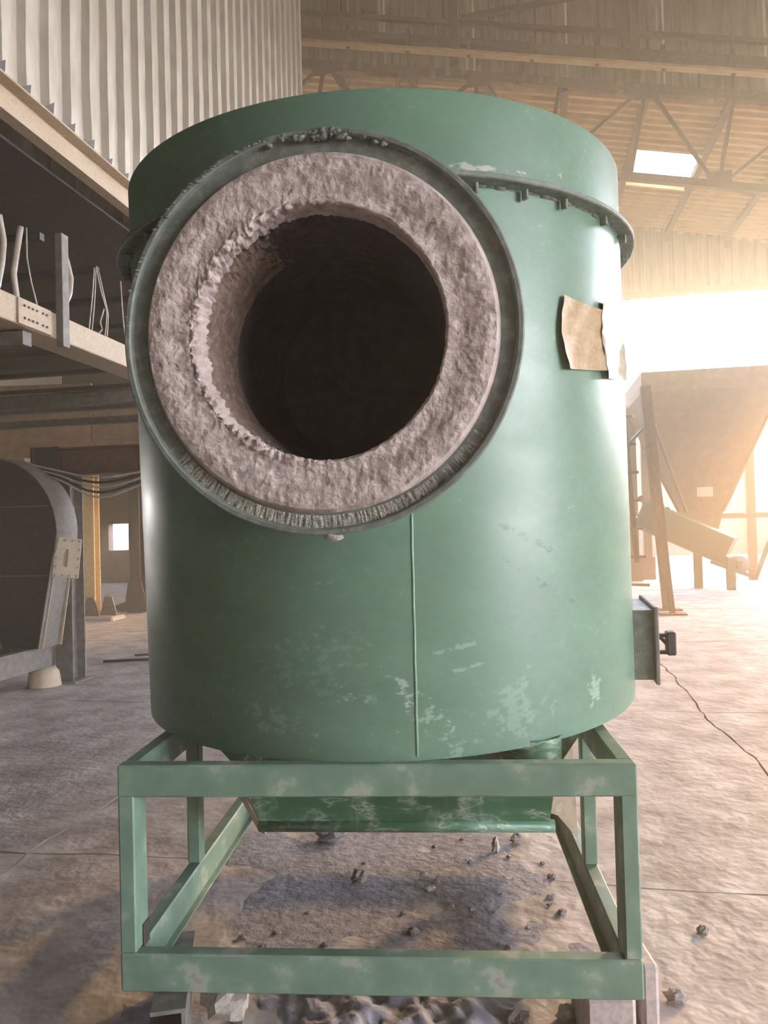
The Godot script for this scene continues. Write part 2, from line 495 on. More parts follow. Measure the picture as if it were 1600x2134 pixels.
func shell() -> void:
	var w := thing("wall_left", "plain pale side wall behind the raised platform with an unseen doorway added to brighten the left side", "wall", Vector3.ZERO, "", "structure", true)
	slab("wall_slab", w, "pale_sheet", -9.5, 12.0, -15.3, -15.0, 0, 15)
	slab("wall_slab", w, "pale_sheet", 12.0, 14.0, -15.3, -15.0, 2.6, 15)  # opening below is added, out of view, to lift the dark left side
	slab("wall_slab", w, "pale_sheet", 14.0, S_BAND, -15.3, -15.0, 0, 15)
	w = thing("wall_back", "plain pale wall closing the hall behind the viewer", "wall", Vector3.ZERO, "", "structure", true)
	slab("wall_slab", w, "pale_sheet", -9.8, -9.5, -15.3, 12.3, 0, 15)
	w = thing("wall_right", "long side wall on the right with a wide open doorway", "wall", Vector3.ZERO, "", "structure", true)
	slab("wall_slab", w, "masonry", -9.5, -5.2, 12.0, 12.3, 0, 15)
	slab("wall_slab", w, "masonry", -5.2, 1.6, 12.0, 12.3, 5.6, 15)
	slab("wall_slab", w, "masonry", 1.6, 11.0, 12.0, 12.3, 0, 15)
	slab("wall_slab", w, "masonry", 11.0, S_UP, 12.0, 12.3, 8.4, 15)
	slab("wall_slab", w, "masonry", 11.0, S_BAND, 12.0, 12.3, 0, 4.4)
	slab("wall_slab", w, "masonry", S_BAND, S_FAR, 12.0, 12.3, 0, 4.4)
	slab("wall_slab", w, "masonry", S_BAND, S_FAR, 12.0, 12.3, 8.4, 12.2)
	slab("wall_slab", w, "rusty_sheet", S_UP, S_BAND, 12.0, 12.1, 8.4, 9.5)
	w = thing("ceiling", "high flat roof over the main hall", "ceiling", Vector3.ZERO, "", "structure", true)
	slab("roof_slab", w, "pale_sheet", -9.8, S_UP + 0.1, -15.3, 12.3, 15.0, 15.2)
	# wall of the left background with a small bright opening
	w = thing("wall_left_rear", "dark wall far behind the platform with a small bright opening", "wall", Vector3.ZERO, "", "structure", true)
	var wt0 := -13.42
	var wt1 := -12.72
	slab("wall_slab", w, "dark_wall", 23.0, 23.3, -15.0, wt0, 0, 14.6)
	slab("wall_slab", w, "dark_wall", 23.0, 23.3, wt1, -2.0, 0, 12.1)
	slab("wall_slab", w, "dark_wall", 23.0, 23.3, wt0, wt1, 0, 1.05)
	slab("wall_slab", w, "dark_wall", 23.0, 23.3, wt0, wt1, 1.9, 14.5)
	# clad wall hanging over the roof truss: sheets one by one, with their lower edge along the slope
	w = thing("wall_upper", "rusty ribbed cladding hanging above the roof truss on the far side", "wall", Vector3.ZERO, "", "structure", true)
	for i in 27:
		var st := begin()
		var t0 := -15.0 + i
		var y0 := roof_y(t0 + 1.0) - 0.14
		sheet(st, H(S_UP - 0.02 * (i % 2), t0, y0), Vector3.RIGHT, Vector3.UP, Vector3.BACK, 1.03, 15.0 - y0, 0.34, 0.06)
		obj("cladding_sheet", st, "rusty_sheet", w)
	# lower roof beyond: sheets run down the slope
	roof = thing("ceiling_lower", "sunlit ribbed roof sheets of the lower bay above the truss", "roof", Vector3.ZERO, "", "structure", true)
	w = roof
	var dn := Vector3(1, -0.21, 0).normalized()
	var nn := Vector3(-0.21, -1, 0).normalized()
	var k := 0
	var s := S_UP + 0.03
	while s < S_BAND + 0.3:
		var st := begin()
		if k == 3 or k == 4:
			# one translucent sheet sits in this row between two steel lengths
			sheet(st, H(s, -15.3, roof_y(-15.3)), Vector3.FORWARD, dn, nn, 0.93, 18.25 / dn.x, 0.3, 0.14)
			sheet(st, H(s, 4.45, roof_y(4.45)), Vector3.FORWARD, dn, nn, 0.93, 7.85 / dn.x, 0.3, 0.14)
			obj("roof_sheet", st, "roof_sheet", w)
			st = begin()
			sheet(st, H(s, 2.95, roof_y(2.95)), Vector3.FORWARD, dn, nn, 0.93, 1.5 / dn.x, 0.3, 0.14)
			obj("skylight_sheet", st, "skylight_plastic", w)
		else:
			sheet(st, H(s, -15.3, roof_y(-15.3)), Vector3.FORWARD, dn, nn, 0.93, 27.6 / dn.x, 0.3, 0.14)
			obj("roof_sheet", st, "roof_sheet", w)
		s += 0.9
		k += 1
	w = thing("wall_band", "ribbed cladding hanging from the far eaves above the glaring gap", "wall", Vector3.ZERO, "", "structure", true)
	for i in 16:
		var st := begin()
		var t0 := -3.5 + i
		sheet(st, H(S_BAND, t0, 8.4), Vector3.RIGHT, Vector3.UP, Vector3.BACK, 1.02, roof_y(t0 + 0.5) - 8.3, 0.34, 0.06)
		obj("cladding_sheet", st, "rusty_sheet", w)
	var st2 := begin()
	bar(st2, H(S_BAND - 0.12, -3.5, 8.5), H(S_BAND - 0.12, 12, 8.5), 0.12, 0.18)
	obj("bottom_girt", st2, "rust_steel", w)
	w = thing("ceiling_rear_added", "unseen high roof added to shade the rear bay behind the glaring gap", "roof", Vector3.ZERO, "", "structure", true)
	slab("roof_slab", w, "rusty_sheet", S_BAND + 0.1, S_FAR + 0.6, -3.8, 12.3, 12.2, 12.4)  # roof added out of view to keep the rear bay dark
	# end wall of the rear bay, masonry below and sheets above
	w = thing("wall_far", "low masonry end wall seen below the hopper", "wall", Vector3.ZERO, "", "structure", true)
	slab("masonry_base", w, "masonry", S_FAR, S_FAR + 0.3, -3.5, 12.3, 0, 3.9)
	for i in 16:
		var st := begin()
		sheet(st, H(S_FAR, -3.5 + i, 3.85), Vector3.RIGHT, Vector3.UP, Vector3.BACK, 1.02, 2.7, 0.34, 0.06)
		obj("cladding_sheet", st, "rusty_sheet", w)
	st2 = begin()
	ibeam(st2, H(S_FAR - 0.2, 9.55, 0), H(S_FAR - 0.2, 9.55, 3.95), 0.35, 0.25, 0.03, Vector3.BACK)
	obj("wall_column", st2, "rust_steel", w)
	w = thing("wall_rear_side", "side wall of the rear bay hidden behind the drum", "wall", Vector3.ZERO, "", "structure", true)
	slab("wall_slab", w, "masonry", 23.3, S_FAR, -3.8, -3.5, 0, 12.2)


func floor_slabs() -> void:
	var w := thing("floor", "dusty concrete floor cast in big slabs with open joints", "floor", Vector3.ZERO, "", "structure", true)
	slab("floor_base", w, "joint_dirt", -10, S_FAR + 0.5, -15.5, 30, -0.3, -0.035)
	var ts := [-15.5, -10.0, -6.2, -2.45, 1.36, 5.2, 9.0, 12.3]
	var ss := [-10.0, -6.0, -2.2, 1.0, 3.42, 6.6, 10.4, 14.2, 18.0, 22.0, 26.0, 31.0, 36.5]
	var n := FastNoiseLite.new()
	n.seed = 5
	n.frequency = 0.6
	n.fractal_octaves = 4
	for i in ts.size() - 1:
		for j in ss.size() - 1:
			var pts := []
			var near: bool = ss[j + 1] > 0.5 and ss[j] < 12.0 and ts[i + 1] > -7.0 and ts[i] < 6.0
			var cuts := 40 if near else 1
			var c := [Vector2(ts[i], ss[j]), Vector2(ts[i + 1], ss[j]), Vector2(ts[i + 1], ss[j + 1]), Vector2(ts[i], ss[j + 1])]
			for e in 4:
				for k in cuts:
					var p: Vector2 = c[e].lerp(c[(e + 1) % 4], float(k) / cuts)
					var wob := Vector2(n.get_noise_2d(p.x * 1.0 + 40, p.y), n.get_noise_2d(p.x, p.y + 90)) * 0.09
					var inn := Vector2(signf((c[0].x + c[2].x) / 2 - p.x) if e % 2 == 1 else 0.0, signf((c[0].y + c[2].y) / 2 - p.y) if e % 2 == 0 else 0.0) * (0.007 + 0.006 * n.get_noise_2d(p.x * 9, p.y * 9))
					pts.append(p + wob + inn)
			var poly := PackedVector2Array()
			for p in pts:
				poly.append(p)
			var st := begin()
			# polygon in (t, s): x = t, z = -s, thickness downwards
			prism(st, poly, Transform3D(Basis(Vector3.RIGHT, Vector3.FORWARD, Vector3.UP), Vector3(0, -0.045, 0)), 0.045 + 0.004 * n.get_noise_2d(i * 31.0, j * 17.0) - 0.002)
			obj("floor_slab", st, "concrete", w)
	w = thing("ground", "sunlit ground outside the wide doorway", "ground", Vector3.ZERO, "", "structure", true)
	slab("ground_slab", w, "concrete", -10, 20, 12.4, 30, -0.2, -0.02)


# ------------------------------------------------------------------ left: raised platform with its clad enclosure
func left_structure() -> void:
	var T := -3.13
	var dent := FastNoiseLite.new()
	dent.seed = 8
	dent.frequency = 0.35
	dent.fractal_octaves = 3
	var w := thing("wall_enclosure", "tall pale ribbed sheet enclosure standing on the raised platform", "wall", Vector3.ZERO, "", "structure", true)
	for i in 8:
		var st := begin()
		sheet(st, H(3.1 + i, T - 0.05 - 0.004 * (i % 2), 4.42), Vector3.FORWARD, Vector3.UP, Vector3.RIGHT, 1.03, 8.0, 0.25, 0.05, 40, dent)
		obj("cladding_sheet", st, "pale_sheet", w)
	var st := begin()
	sheet(st, H(11.1, T - 0.05, 4.42), Vector3.LEFT, Vector3.UP, Vector3.FORWARD, 6.0, 8.0, 0.25, 0.05)
	obj("end_sheet", st, "pale_sheet", w)
	st = begin()
	for i in 26:   # torn lower ends of the ribs, bent out over the flashing
		var s := 3.35 + i * 0.25
		var a := H(s, T + 0.012, 4.42)
		var r := 0.05 + 0.09 * absf(dent.get_noise_1d(i * 19.0))
		for f in 2:
			var o := Vector3(0.004 * f, 0, 0)
			tri(st, a + o, H(s + 0.13, T + 0.012, 4.42) + o, H(s + 0.11, T + 0.035, 4.43 + r) + o)
			tri(st, a + o, H(s + 0.11, T + 0.035, 4.43 + r) + o, H(s + 0.03, T + 0.03, 4.42 + r * 0.35) + o)
	bar(st, H(3.2, T + 0.015, 4.405), H(11.1, T + 0.015, 4.405), 0.05, 0.05)
	obj("torn_flashing", st, "dark_steel", w)
	var p := thing("platform", "raised steel platform with pale dusty fascia beams along its edge", "platform", Vector3.ZERO, "", "", true)
	st = begin()
	channel(st, H(3.2, T, 4.265), H(11.2, T, 4.265), -0.09, 0.235, 0.012)
	obj("fascia_beam", st, "dusty_beam", p)
	st = begin()
	box(st, H(7.1, T - 2.95, 4.12), Vector3(5.7, 0.02, 8.0))
	obj("deck", st, "dark_steel", p)
	for s in [3.95, 4.75, 5.45, 6.2, 7.0, 7.8, 8.8, 9.8, 10.9]:
		st = begin()
		box(st, H(s, T - 2.95, 3.62), Vector3(5.7, 0.05, 0.05))
		obj("joist", st, "dark_steel", p)
	st = begin()
	box(st, H(7.2, T - 0.13, 2.99), Vector3(0.26, 0.175, 8.0), Transform3D(), 0.006)
	obj("trough_beam", st, "dusty_beam", p)
	st = begin()
	box(st, H(4.5, T + 0.008, 2.99), Vector3(0.012, 0.165, 0.34))
	var plate := obj("splice_plate", st, "dusty_beam", p)
	for r in 2:
		for k in 6:
			st = begin()
			var at := H(4.385 + k * 0.042 + (0.02 if k > 3 else 0.0), T + 0.014, 2.95 + r * 0.08)
			lathe(st, [Vector2(0.008, 0), Vector2(0.008, 0.012), Vector2(0, 0.012)], Transform3D(Basis(Vector3.BACK, -PI / 2), at), 6)
			obj("bolt", st, "grey_steel", plate)
	st = begin()
	box(st, H(4.78, T + 0.05, 3.24), Vector3(0.012, 0.78, 0.07))
	box(st, H(4.745, T + 0.03, 3.24), Vector3(0.05, 0.78, 0.012))
	obj("hanger", st, "grey_steel", p)
	for q in [[4.3, -0.9], [7.6, -0.5], [5.2, -2.6]]:
		st = begin()
		bar(st, H(q[0], T + q[1], 2.5), H(q[0], T + q[1], 3.7), 0.09, 0.09, Vector3.BACK)
		obj("hanger", st, "grey_steel", p)
	for q in [[4.5, 2.85], [7.6, 2.95], [8.6, 2.95]]:
		st = begin()
		bar(st, H(q[0], T - 5.5, q[1]), H(q[0], T - 0.05, q[1]), 0.09, 0.09)
		obj("cross_beam", st, "grey_steel", p)
	# hoses and cables hanging under the deck
	var TT := T - 0.07
	var hoses := [[[4.27, 3.58, 4.31, 3.43, 4.29, 3.28, 4.24, 3.1], "thick pale hose bulging under the platform at the picture edge"],
		[[4.48, 3.58, 4.44, 3.42, 4.4, 3.25, 4.43, 3.09], "thick pale hose hanging under the platform beyond the first bundle"],
		[[4.95, 3.6, 5.04, 3.42, 5.02, 3.3, 4.88, 3.09], "thick pale hose bowed outward just past the grey hanger"]]
	for q in hoses:
		st = begin(true)
		var a: Array = q[0]
		tube(st, curve([H(a[0], TT, a[1]), H(a[2], TT, a[3]), H(a[4], TT, a[5]), H(a[6], TT, a[7])], 20), 0.02, 10)
		var o := obj("hose", st, "pale_cable")
		o.basis = hall
		tag(o, q[1], "hose", "hoses under the platform")
	var cables := [[[4.54, 3.6, 4.54, 3.4, 4.58, 3.25, 4.65, 3.09], "single thin wire dangling between two thick hoses"],
		[[5.35, 3.6, 5.33, 3.45, 5.3, 3.28, 5.26, 3.09], "leftmost thin wire of the bundle right of the hanger"],
		[[5.37, 3.6, 5.36, 3.45, 5.33, 3.25, 5.3, 3.09], "second thin wire of the bundle right of the hanger"],
		[[5.38, 3.6, 5.44, 3.45, 5.52, 3.31, 5.48, 3.09], "thin wire slanting across the bundle under the joist"],
		[[5.41, 3.6, 5.47, 3.45, 5.54, 3.3, 5.51, 3.09], "thin wire running close beside the slanting one"],
		[[5.48, 3.32, 5.42, 3.2, 5.45, 3.15, 5.38, 3.09], "short forked wire at the foot of the bundle"],
		[[5.74, 3.62, 5.75, 3.5, 5.77, 3.3, 5.82, 3.09], "last thin wire before the green drum"]]
	for q in cables:
		st = begin(true)
		var a: Array = q[0]
		tube(st, curve([H(a[0], TT, a[1]), H(a[2], TT, a[3]), H(a[4], TT, a[5]), H(a[6], TT, a[7])], 16), 0.0055, 6)
		var o := obj("wire", st, "pale_cable")
		o.basis = hall
		tag(o, q[1], "wire", "wires under the platform")
	# things under and behind the platform
	p = thing("square_duct", "long grey square beam crossing under the platform, faint marks on it", "beam", Vector3.ZERO, "", "", true)
	st = begin()
	box(st, H(6.5, -6.6, 2.82), Vector3(6.6, 0.12, 0.14), Transform3D(), 0.008)
	obj("beam_body", st, "grey_steel", p)
	st = begin()
	for k in 7:
		box(st, H(6.426, -3.98 + k * 0.035, 2.83), Vector3(0.012 + 0.006 * (k % 3), 0.01 + 0.005 * (k % 2), 0.002))
	obj("scribble", st, "black_cable", p)
	p = thing("air_duct", "big beige sheet metal duct behind the platform, seamed in panels", "duct", Vector3.ZERO, "", "", true)
	var e := [-9.6, -7.6, -5.62, -4.0, -3.35]
	for k in 4:
		st = begin()
		var d := 0.012 * (k % 2)
		box(st, H(10.6 - d, (e[k] + e[k + 1]) / 2, 3.15), Vector3(e[k + 1] - e[k] - 0.012, 1.1, 1.2), Transform3D(), 0.01)
		obj("duct_panel", st, "beige_panel", p)
	for k in 2:
		st = begin()
		box(st, H(9.97, -7.4 + 2.72 * k, 3.32), Vector3(2.7, 0.84 - 0.06 * k, 0.03), Transform3D(Basis(Vector3.BACK, -0.03), Vector3(-0.1, -0.2, 0)), 0.006)
		obj("cover_sheet", st, "beige_panel", p)
	st = begin()
	box(st, H(9.95, -3.75, 3.1), Vector3(0.06, 1.0, 0.04))
	obj("stiffener", st, "rust_steel", p)
	for k in 2:
		st = begin()
		bar(st, H(9.2, -9.0 + k * 2.4, 0.0), H(9.2, -9.0 + k * 2.4, 2.6), 0.2, 0.2, Vector3.BACK)
		obj("duct_post", st, "dusty_beam", p)
	p = thing("header_beam", "heavy red oxide beam resting on the grey column", "beam", Vector3.ZERO, "", "", true)
	st = begin()
	ibeam(st, H(7.5, -5.12, 2.35), H(7.5, -3.0, 2.35), 0.2, 0.29, 0.016)
	obj("beam_body", st, "red_oxide", p)
	st = begin()
	box(st, H(7.45, -5.15, 2.35), Vector3(0.02, 0.3, 0.26))
	box(st, H(7.36, -5.0, 2.35), Vector3(0.3, 0.3, 0.02))
	obj("end_plate", st, "dark_steel", p)
	for k in 5:
		st = begin(true)
		var z := 0.03 * k
		tube(st, curve([H(7.2, -5.35 + z, 2.38 - z), H(7.22, -4.8, 2.24 - z * 0.7), H(7.2, -4.3, 2.14 - z * 1.7), H(7.2, -3.75, 2.2 - z), H(7.25, -3.1, 2.36 - z)], 26), 0.011 + 0.003 * (k % 2), 6)
		var o := obj("cable", st, "black_cable" if k % 2 else "pale_cable")
		o.basis = hall
		tag(o, ["topmost sagging cable under the red oxide beam", "second cable down, sagging in front of the grey column", "middle pale cable of the sagging bundle by the grey column", "fourth cable down in the sagging bundle by the grey column", "lowest pale cable of the sagging bundle by the grey column"][k], "cable", "cables sagging below the red oxide beam")


func hcolumn(called: String, label: String, s: float, t: float, h: float, w: float, d: float, m: String) -> Node3D:
	var c := thing(called, label, "column", Vector3(t, 0, -s), "", "", true)
	var st := begin()
	ibeam(st, Vector3(0, 0.015, 0), Vector3(0, h, 0), w, d, 0.016, Vector3.BACK)
	obj("shaft", st, m, c)
	st = begin()
	box(st, Vector3(0, 0.01, 0), Vector3(w * 1.5, 0.02, d * 1.4))
	obj("base_plate", st, m, c)
	return c


func left_floor_columns() -> void:
	hcolumn("steel_column", "grey steel column right behind the dark fan casing", 7.5, -4.84, 2.2, 0.2, 0.24, "grey_steel")
	var c := hcolumn("steel_column", "cream steel column lit by sun with flared base plates", 13.0, -7.92, 4.1, 0.2, 0.2, "cream_steel")
	for k in 2:
		var st := begin()
		prism(st, PackedVector2Array([Vector2(-0.16, 0.02), Vector2(0.16, 0.02), Vector2(0.16, 0.12), Vector2(0.07, 0.42), Vector2(-0.07, 0.42), Vector2(-0.16, 0.12)]), Transform3D(Basis(), Vector3(0.03 if k == 0 else 0.28, 0, 0.12 - k * 0.18)), 0.02)
		obj("base_gusset", st, "grey_steel", c)
	var st := begin()
	box(st, Vector3(0.08, -0.0, 0.02), Vector3(0.9, 0.14, 0.5), Transform3D(), 0.03)
	obj("concrete_plinth", st, "pale_block", c)
	c = hcolumn("steel_column", "dark steel column at the edge of the green drum", 14.2, -7.66, 4.1, 0.22, 0.24, "dark_steel")
	st = begin()
	prism(st, PackedVector2Array([Vector2(-0.5, 0.02), Vector2(0.3, 0.02), Vector2(0.14, 0.6), Vector2(-0.14, 0.6), Vector2(-0.2, 0.22), Vector2(-0.5, 0.12)]), Transform3D(Basis(), Vector3(0, 0, 0.13)), 0.02)
	obj("base_gusset", st, "dark_steel", c)
	var b := thing("beam_rail", "cream lintel bar carried behind the cable bundle", "beam", Vector3.ZERO, "", "", true)
	st = begin()
	box(st, H(13.2, -7.4, 4.2), Vector3(2.6, 0.22, 0.24))
	obj("beam_body", st, "beige_panel", b)
	# bent bars and a pale scrap on the floor
	st = begin(true)
	tube(st, [Vector3(-3.45, 0.02, -9.35), Vector3(-2.75, 0.02, -9.45)], 0.018, 6)
	tag(obj("steel_bar", st, "dark_steel"), "thin dark bar lying on the floor beside the drum", "bar")
	st = begin(true)
	tube(st, [Vector3(-3.2, 0.02, -9.75), Vector3(-2.8, 0.02, -9.85)], 0.014, 6)
	tag(obj("steel_bar", st, "dark_steel"), "shorter dark bar lying just beyond the long one", "bar")
	st = begin()
	rock(st, Vector3(-4.0, 0.0, -12.4), Vector3(0.22, 0.012, 0.12), 5, 0.2)
	tag(obj("paper_scrap", st, "pale_stone"), "flat pale scrap on the floor near the cream column", "scrap")


func fan() -> void:
	var f := thing("blower_fan", "dark volute fan casing with bolted hatch on a steel channel base", "fan", Vector3(-5.27, 0, -6.95), "", "", true)
	# local: x to the right (t), z towards the viewer (-s); front plate at z = 0, casing behind it
	var R := 0.76
	var cy := 1.6
	var cx := -0.1
	var out := PackedVector2Array()
	for k in 41:
		var a := PI - PI * k / 40.0 * 1.12
		out.append(Vector2(cx + R * cos(a), cy + R * sin(a)))
	out.append(Vector2(0.42, 0.43))
	out.append(Vector2(-0.9, 0.43))
	var st := begin()
	prism(st, out, Transform3D(Basis(), Vector3(0, 0, -0.3)), 0.3)
	obj("casing", st, "dark_steel", f)
	st = begin(true)
	for k in 48:
		var a0 := PI - PI * k / 48.0 * 1.12
		var a1 := PI - PI * (k + 1) / 48.0 * 1.12
		var c := Vector3(cx, cy, 0)
		var d0 := Vector3(cos(a0), sin(a0), 0)
		var d1 := Vector3(cos(a1), sin(a1), 0)
		quad(st, c + d1 * (R + 0.012) + Vector3(0, 0, -0.33), c + d1 * (R + 0.012) + Vector3(0, 0, 0.02), c + d0 * (R + 0.012) + Vector3(0, 0, 0.02), c + d0 * (R + 0.012) + Vector3(0, 0, -0.33))
		quad(st, c + d0 * (R + 0.012) + Vector3(0, 0, 0.02), c + d1 * (R + 0.012) + Vector3(0, 0, 0.02), c + d1 * (R - 0.004) + Vector3(0, 0, 0.02), c + d0 * (R - 0.004) + Vector3(0, 0, 0.02))
	obj("scroll_band", st, "grey_steel", f)
	st = begin()
	var ae := PI - PI * 1.12
	var pe := Vector3(cx + R * cos(ae), cy + R * sin(ae), 0)
	bar(st, pe + Vector3(0.01, 0.02, -0.15), Vector3(0.44, 0.43, -0.15), 0.012, 0.36, Vector3.BACK)
	obj("lower_band", st, "grey_steel", f)
	st = begin()
	bar(st, pe + Vector3(0.02, 0.05, -0.02), Vector3(0.45, 0.43, -0.02), 0.03, 0.01, Vector3.BACK)
	bar(st, pe + Vector3(0.02, 0.05, -0.3), Vector3(0.47, 0.43, -0.3), 0.03, 0.01, Vector3.BACK)
	obj("edge_strip", st, "dusty_beam", f)
	st = begin()
	bar(st, Vector3(-0.9, 1.86, 0.006), Vector3(0.55, 1.86, 0.006), 0.012, 0.012)
	bar(st, Vector3(-0.9, 1.16, 0.006), Vector3(0.6, 1.16, 0.006), 0.012, 0.012)
	obj("plate_seam", st, "grey_steel", f)
	# hatch plate on the band
	var hx := Transform3D(Basis(Vector3.UP, deg_to_rad(38)) * Basis(Vector3.BACK, deg_to_rad(-6)), Vector3(0.72, 1.33, -0.06))
	st = begin()
	box(st, Vector3.ZERO, Vector3(0.25, 0.4, 0.018), hx, 0.004)
	var hatch := obj("hatch", st, "dusty_beam", f)
	for k in 14:
		st = begin()
		var x := -0.1 + 0.067 * (k % 4) if k < 8 else (-0.105 if k % 2 else 0.105)
		var y := 0.175 if k < 4 else (-0.175 if k < 8 else -0.09 + 0.09 * ((k - 8) / 2))
		lathe(st, [Vector2(0.011, 0), Vector2(0.011, 0.016), Vector2(0, 0.016)], hx * Transform3D(Basis(Vector3.RIGHT, PI / 2), Vector3(x, y, 0.009)), 6)
		obj("bolt", st, "grey_steel", hatch)
	st = begin(true)
	var hp := []
	for q in curve([Vector3(0, -0.085, 0.005), Vector3(0.0, -0.07, 0.05), Vector3(0, 0.06, 0.05), Vector3(0, 0.085, 0.005)], 14):
		hp.append(hx * q)
	tube(st, hp, 0.008, 6)
	obj("handle", st, "grey_steel", hatch)
	# inlet cone and base channel
	st = begin(true)
	lathe(st, [Vector2(0.62, 0.43), Vector2(0.3, 1.25), Vector2(0.3, 1.3)], Transform3D(Basis(), Vector3(-0.55, 0, 0.22)), 32)
	obj("pedestal_cone", st, "grey_steel", f)
	st = begin()
	channel(st, Vector3(0.34, 0.31, 1.9), Vector3(0.34, 0.31, -0.42), 0.1, 0.22, 0.012)
	obj("base_channel", st, "grey_steel", f)
	st = begin()
	channel(st, Vector3(-0.9, 0.31, -0.36), Vector3(0.34, 0.31, -0.36), 0.1, 0.22, 0.012)
	obj("base_channel", st, "grey_steel", f)
	st = begin(true)
	lathe(st, [Vector2(0.17, 0.0), Vector2(0.15, 0.14), Vector2(0.11, 0.19), Vector2(0.0, 0.2)], Transform3D(Basis(), Vector3(0.28, 0, -0.3)), 24)
	obj("foot_pad", st, "dusty_beam", f)
	st = begin(true)
	lathe(st, [Vector2(0.17, 0.0), Vector2(0.15, 0.14), Vector2(0.11, 0.19), Vector2(0.0, 0.2)], Transform3D(Basis(), Vector3(0.28, 0, 1.6)), 24)
	obj("foot_pad", st, "dusty_beam", f)


# ------------------------------------------------------------------ right: truss, purlins, girts
func roof_truss() -> void:
	var w := thing("roof_truss", "rusty steel lattice truss under the lower roof on the right", "truss", Vector3.ZERO, "", "", true)
	var s := S_UP
	var tc := func(t: float) -> Vector3: return H(s, t, roof_y(t) - 0.17)
	var bc := func(t: float) -> Vector3: return H(s, t, roof_y(t) - 2.08)
	var st := begin()
	bar(st, tc.call(-14.9), tc.call(11.9), 0.16, 0.2)
	obj("top_chord", st, "rust_steel", w)
	st = begin()
	bar(st, bc.call(-14.9), bc.call(11.9), 0.14, 0.16)
	obj("bottom_chord", st, "rust_steel", w)
	var t := -13.08
	var k := 1
	while t < 11.5:
		st = begin()
		bar(st, tc.call(t), bc.call(t + (-0.36)), 0.08, 0.08)
		obj("web_post", st, "rust_steel", w)
		st = begin()
		var flip := k % 2 == 0
		bar(st, (tc if flip else bc).call(t + (0.1 if flip else -0.3)), (bc if flip else tc).call(t + (1.35 if flip else 1.7)), 0.07, 0.07)
		obj("web_diagonal", st, "rust_steel", w)
		st = begin()
		box(st, (tc if flip else bc).call(t + (0.0 if flip else -0.36)) + Vector3(0, -0.12 if flip else 0.12, 0.1), Vector3(0.5, 0.26, 0.02))
		obj("gusset_plate", st, "rust_steel", w)
		t += 1.76
		k += 1
	t = -12.48
	while t < 12.0:
		var p := roof
		st = begin()
		bar(st, H(S_UP, t, roof_y(t) - 0.14), H(S_BAND + 0.1, t, roof_y(t) - 0.14), 0.16, 0.16)
		var pb := obj("purlin", st, "rust_steel", p)
		st = begin()
		box(st, H(S_BAND - 0.05, t, roof_y(t) - 0.3), Vector3(0.2, 0.3, 0.02))
		obj("end_cleat", st, "rust_steel", pb)
		t += 1.7
	# girts and posts on the hanging cladding
	w = thing("cladding_frame", "rusty rails and posts that carry the hanging upper cladding", "frame", Vector3.ZERO, "", "", true)
	for q in [[0.5, 0.16, 0.16], [0.95, 0.1, 0.1]]:
		st = begin()
		bar(st, H(S_UP - 0.14, -14.9, roof_y(-14.9) + q[0]), H(S_UP - 0.14, 11.9, roof_y(11.9) + q[0]), q[1], q[2])
		obj("rail", st, "rust_steel", w)
	st = begin()
	bar(st, H(S_UP - 0.55, -14.9, roof_y(-14.9) + 0.02), H(S_UP - 0.55, 11.9, roof_y(11.9) + 0.02), 0.2, 0.05)
	obj("gutter_rail", st, "roof_sheet", w)
	t = -12.9
	while t < 11.0:
		st = begin()
		bar(st, H(S_UP - 0.5, t, roof_y(t) - 0.03), H(S_UP - 0.5, t, roof_y(t) + 0.5), 0.08, 0.09, Vector3.BACK)
		bar(st, H(S_UP - 0.5, t, roof_y(t) + 0.46), H(S_UP - 0.1, t, roof_y(t) + 0.46), 0.08, 0.08)
		obj("bracket", st, "rust_steel", w)
		t += 1.33
	for t2 in [-8.86, -5.06, -1.26, 2.54, 6.34, 10.14]:
		st = begin()
		bar(st, H(S_UP - 0.2, t2, roof_y(t2) - 0.1), H(S_UP - 0.2, t2, 15.0), 0.2, 0.2, Vector3.BACK)
		obj("post", st, "rust_steel", w)
	st = begin()
	bar(st, H(S_UP - 0.2, -1.1, 12.75), H(S_UP - 0.2, 2.5, 12.9), 0.1, 0.1)
	obj("brace", st, "rust_steel", w)


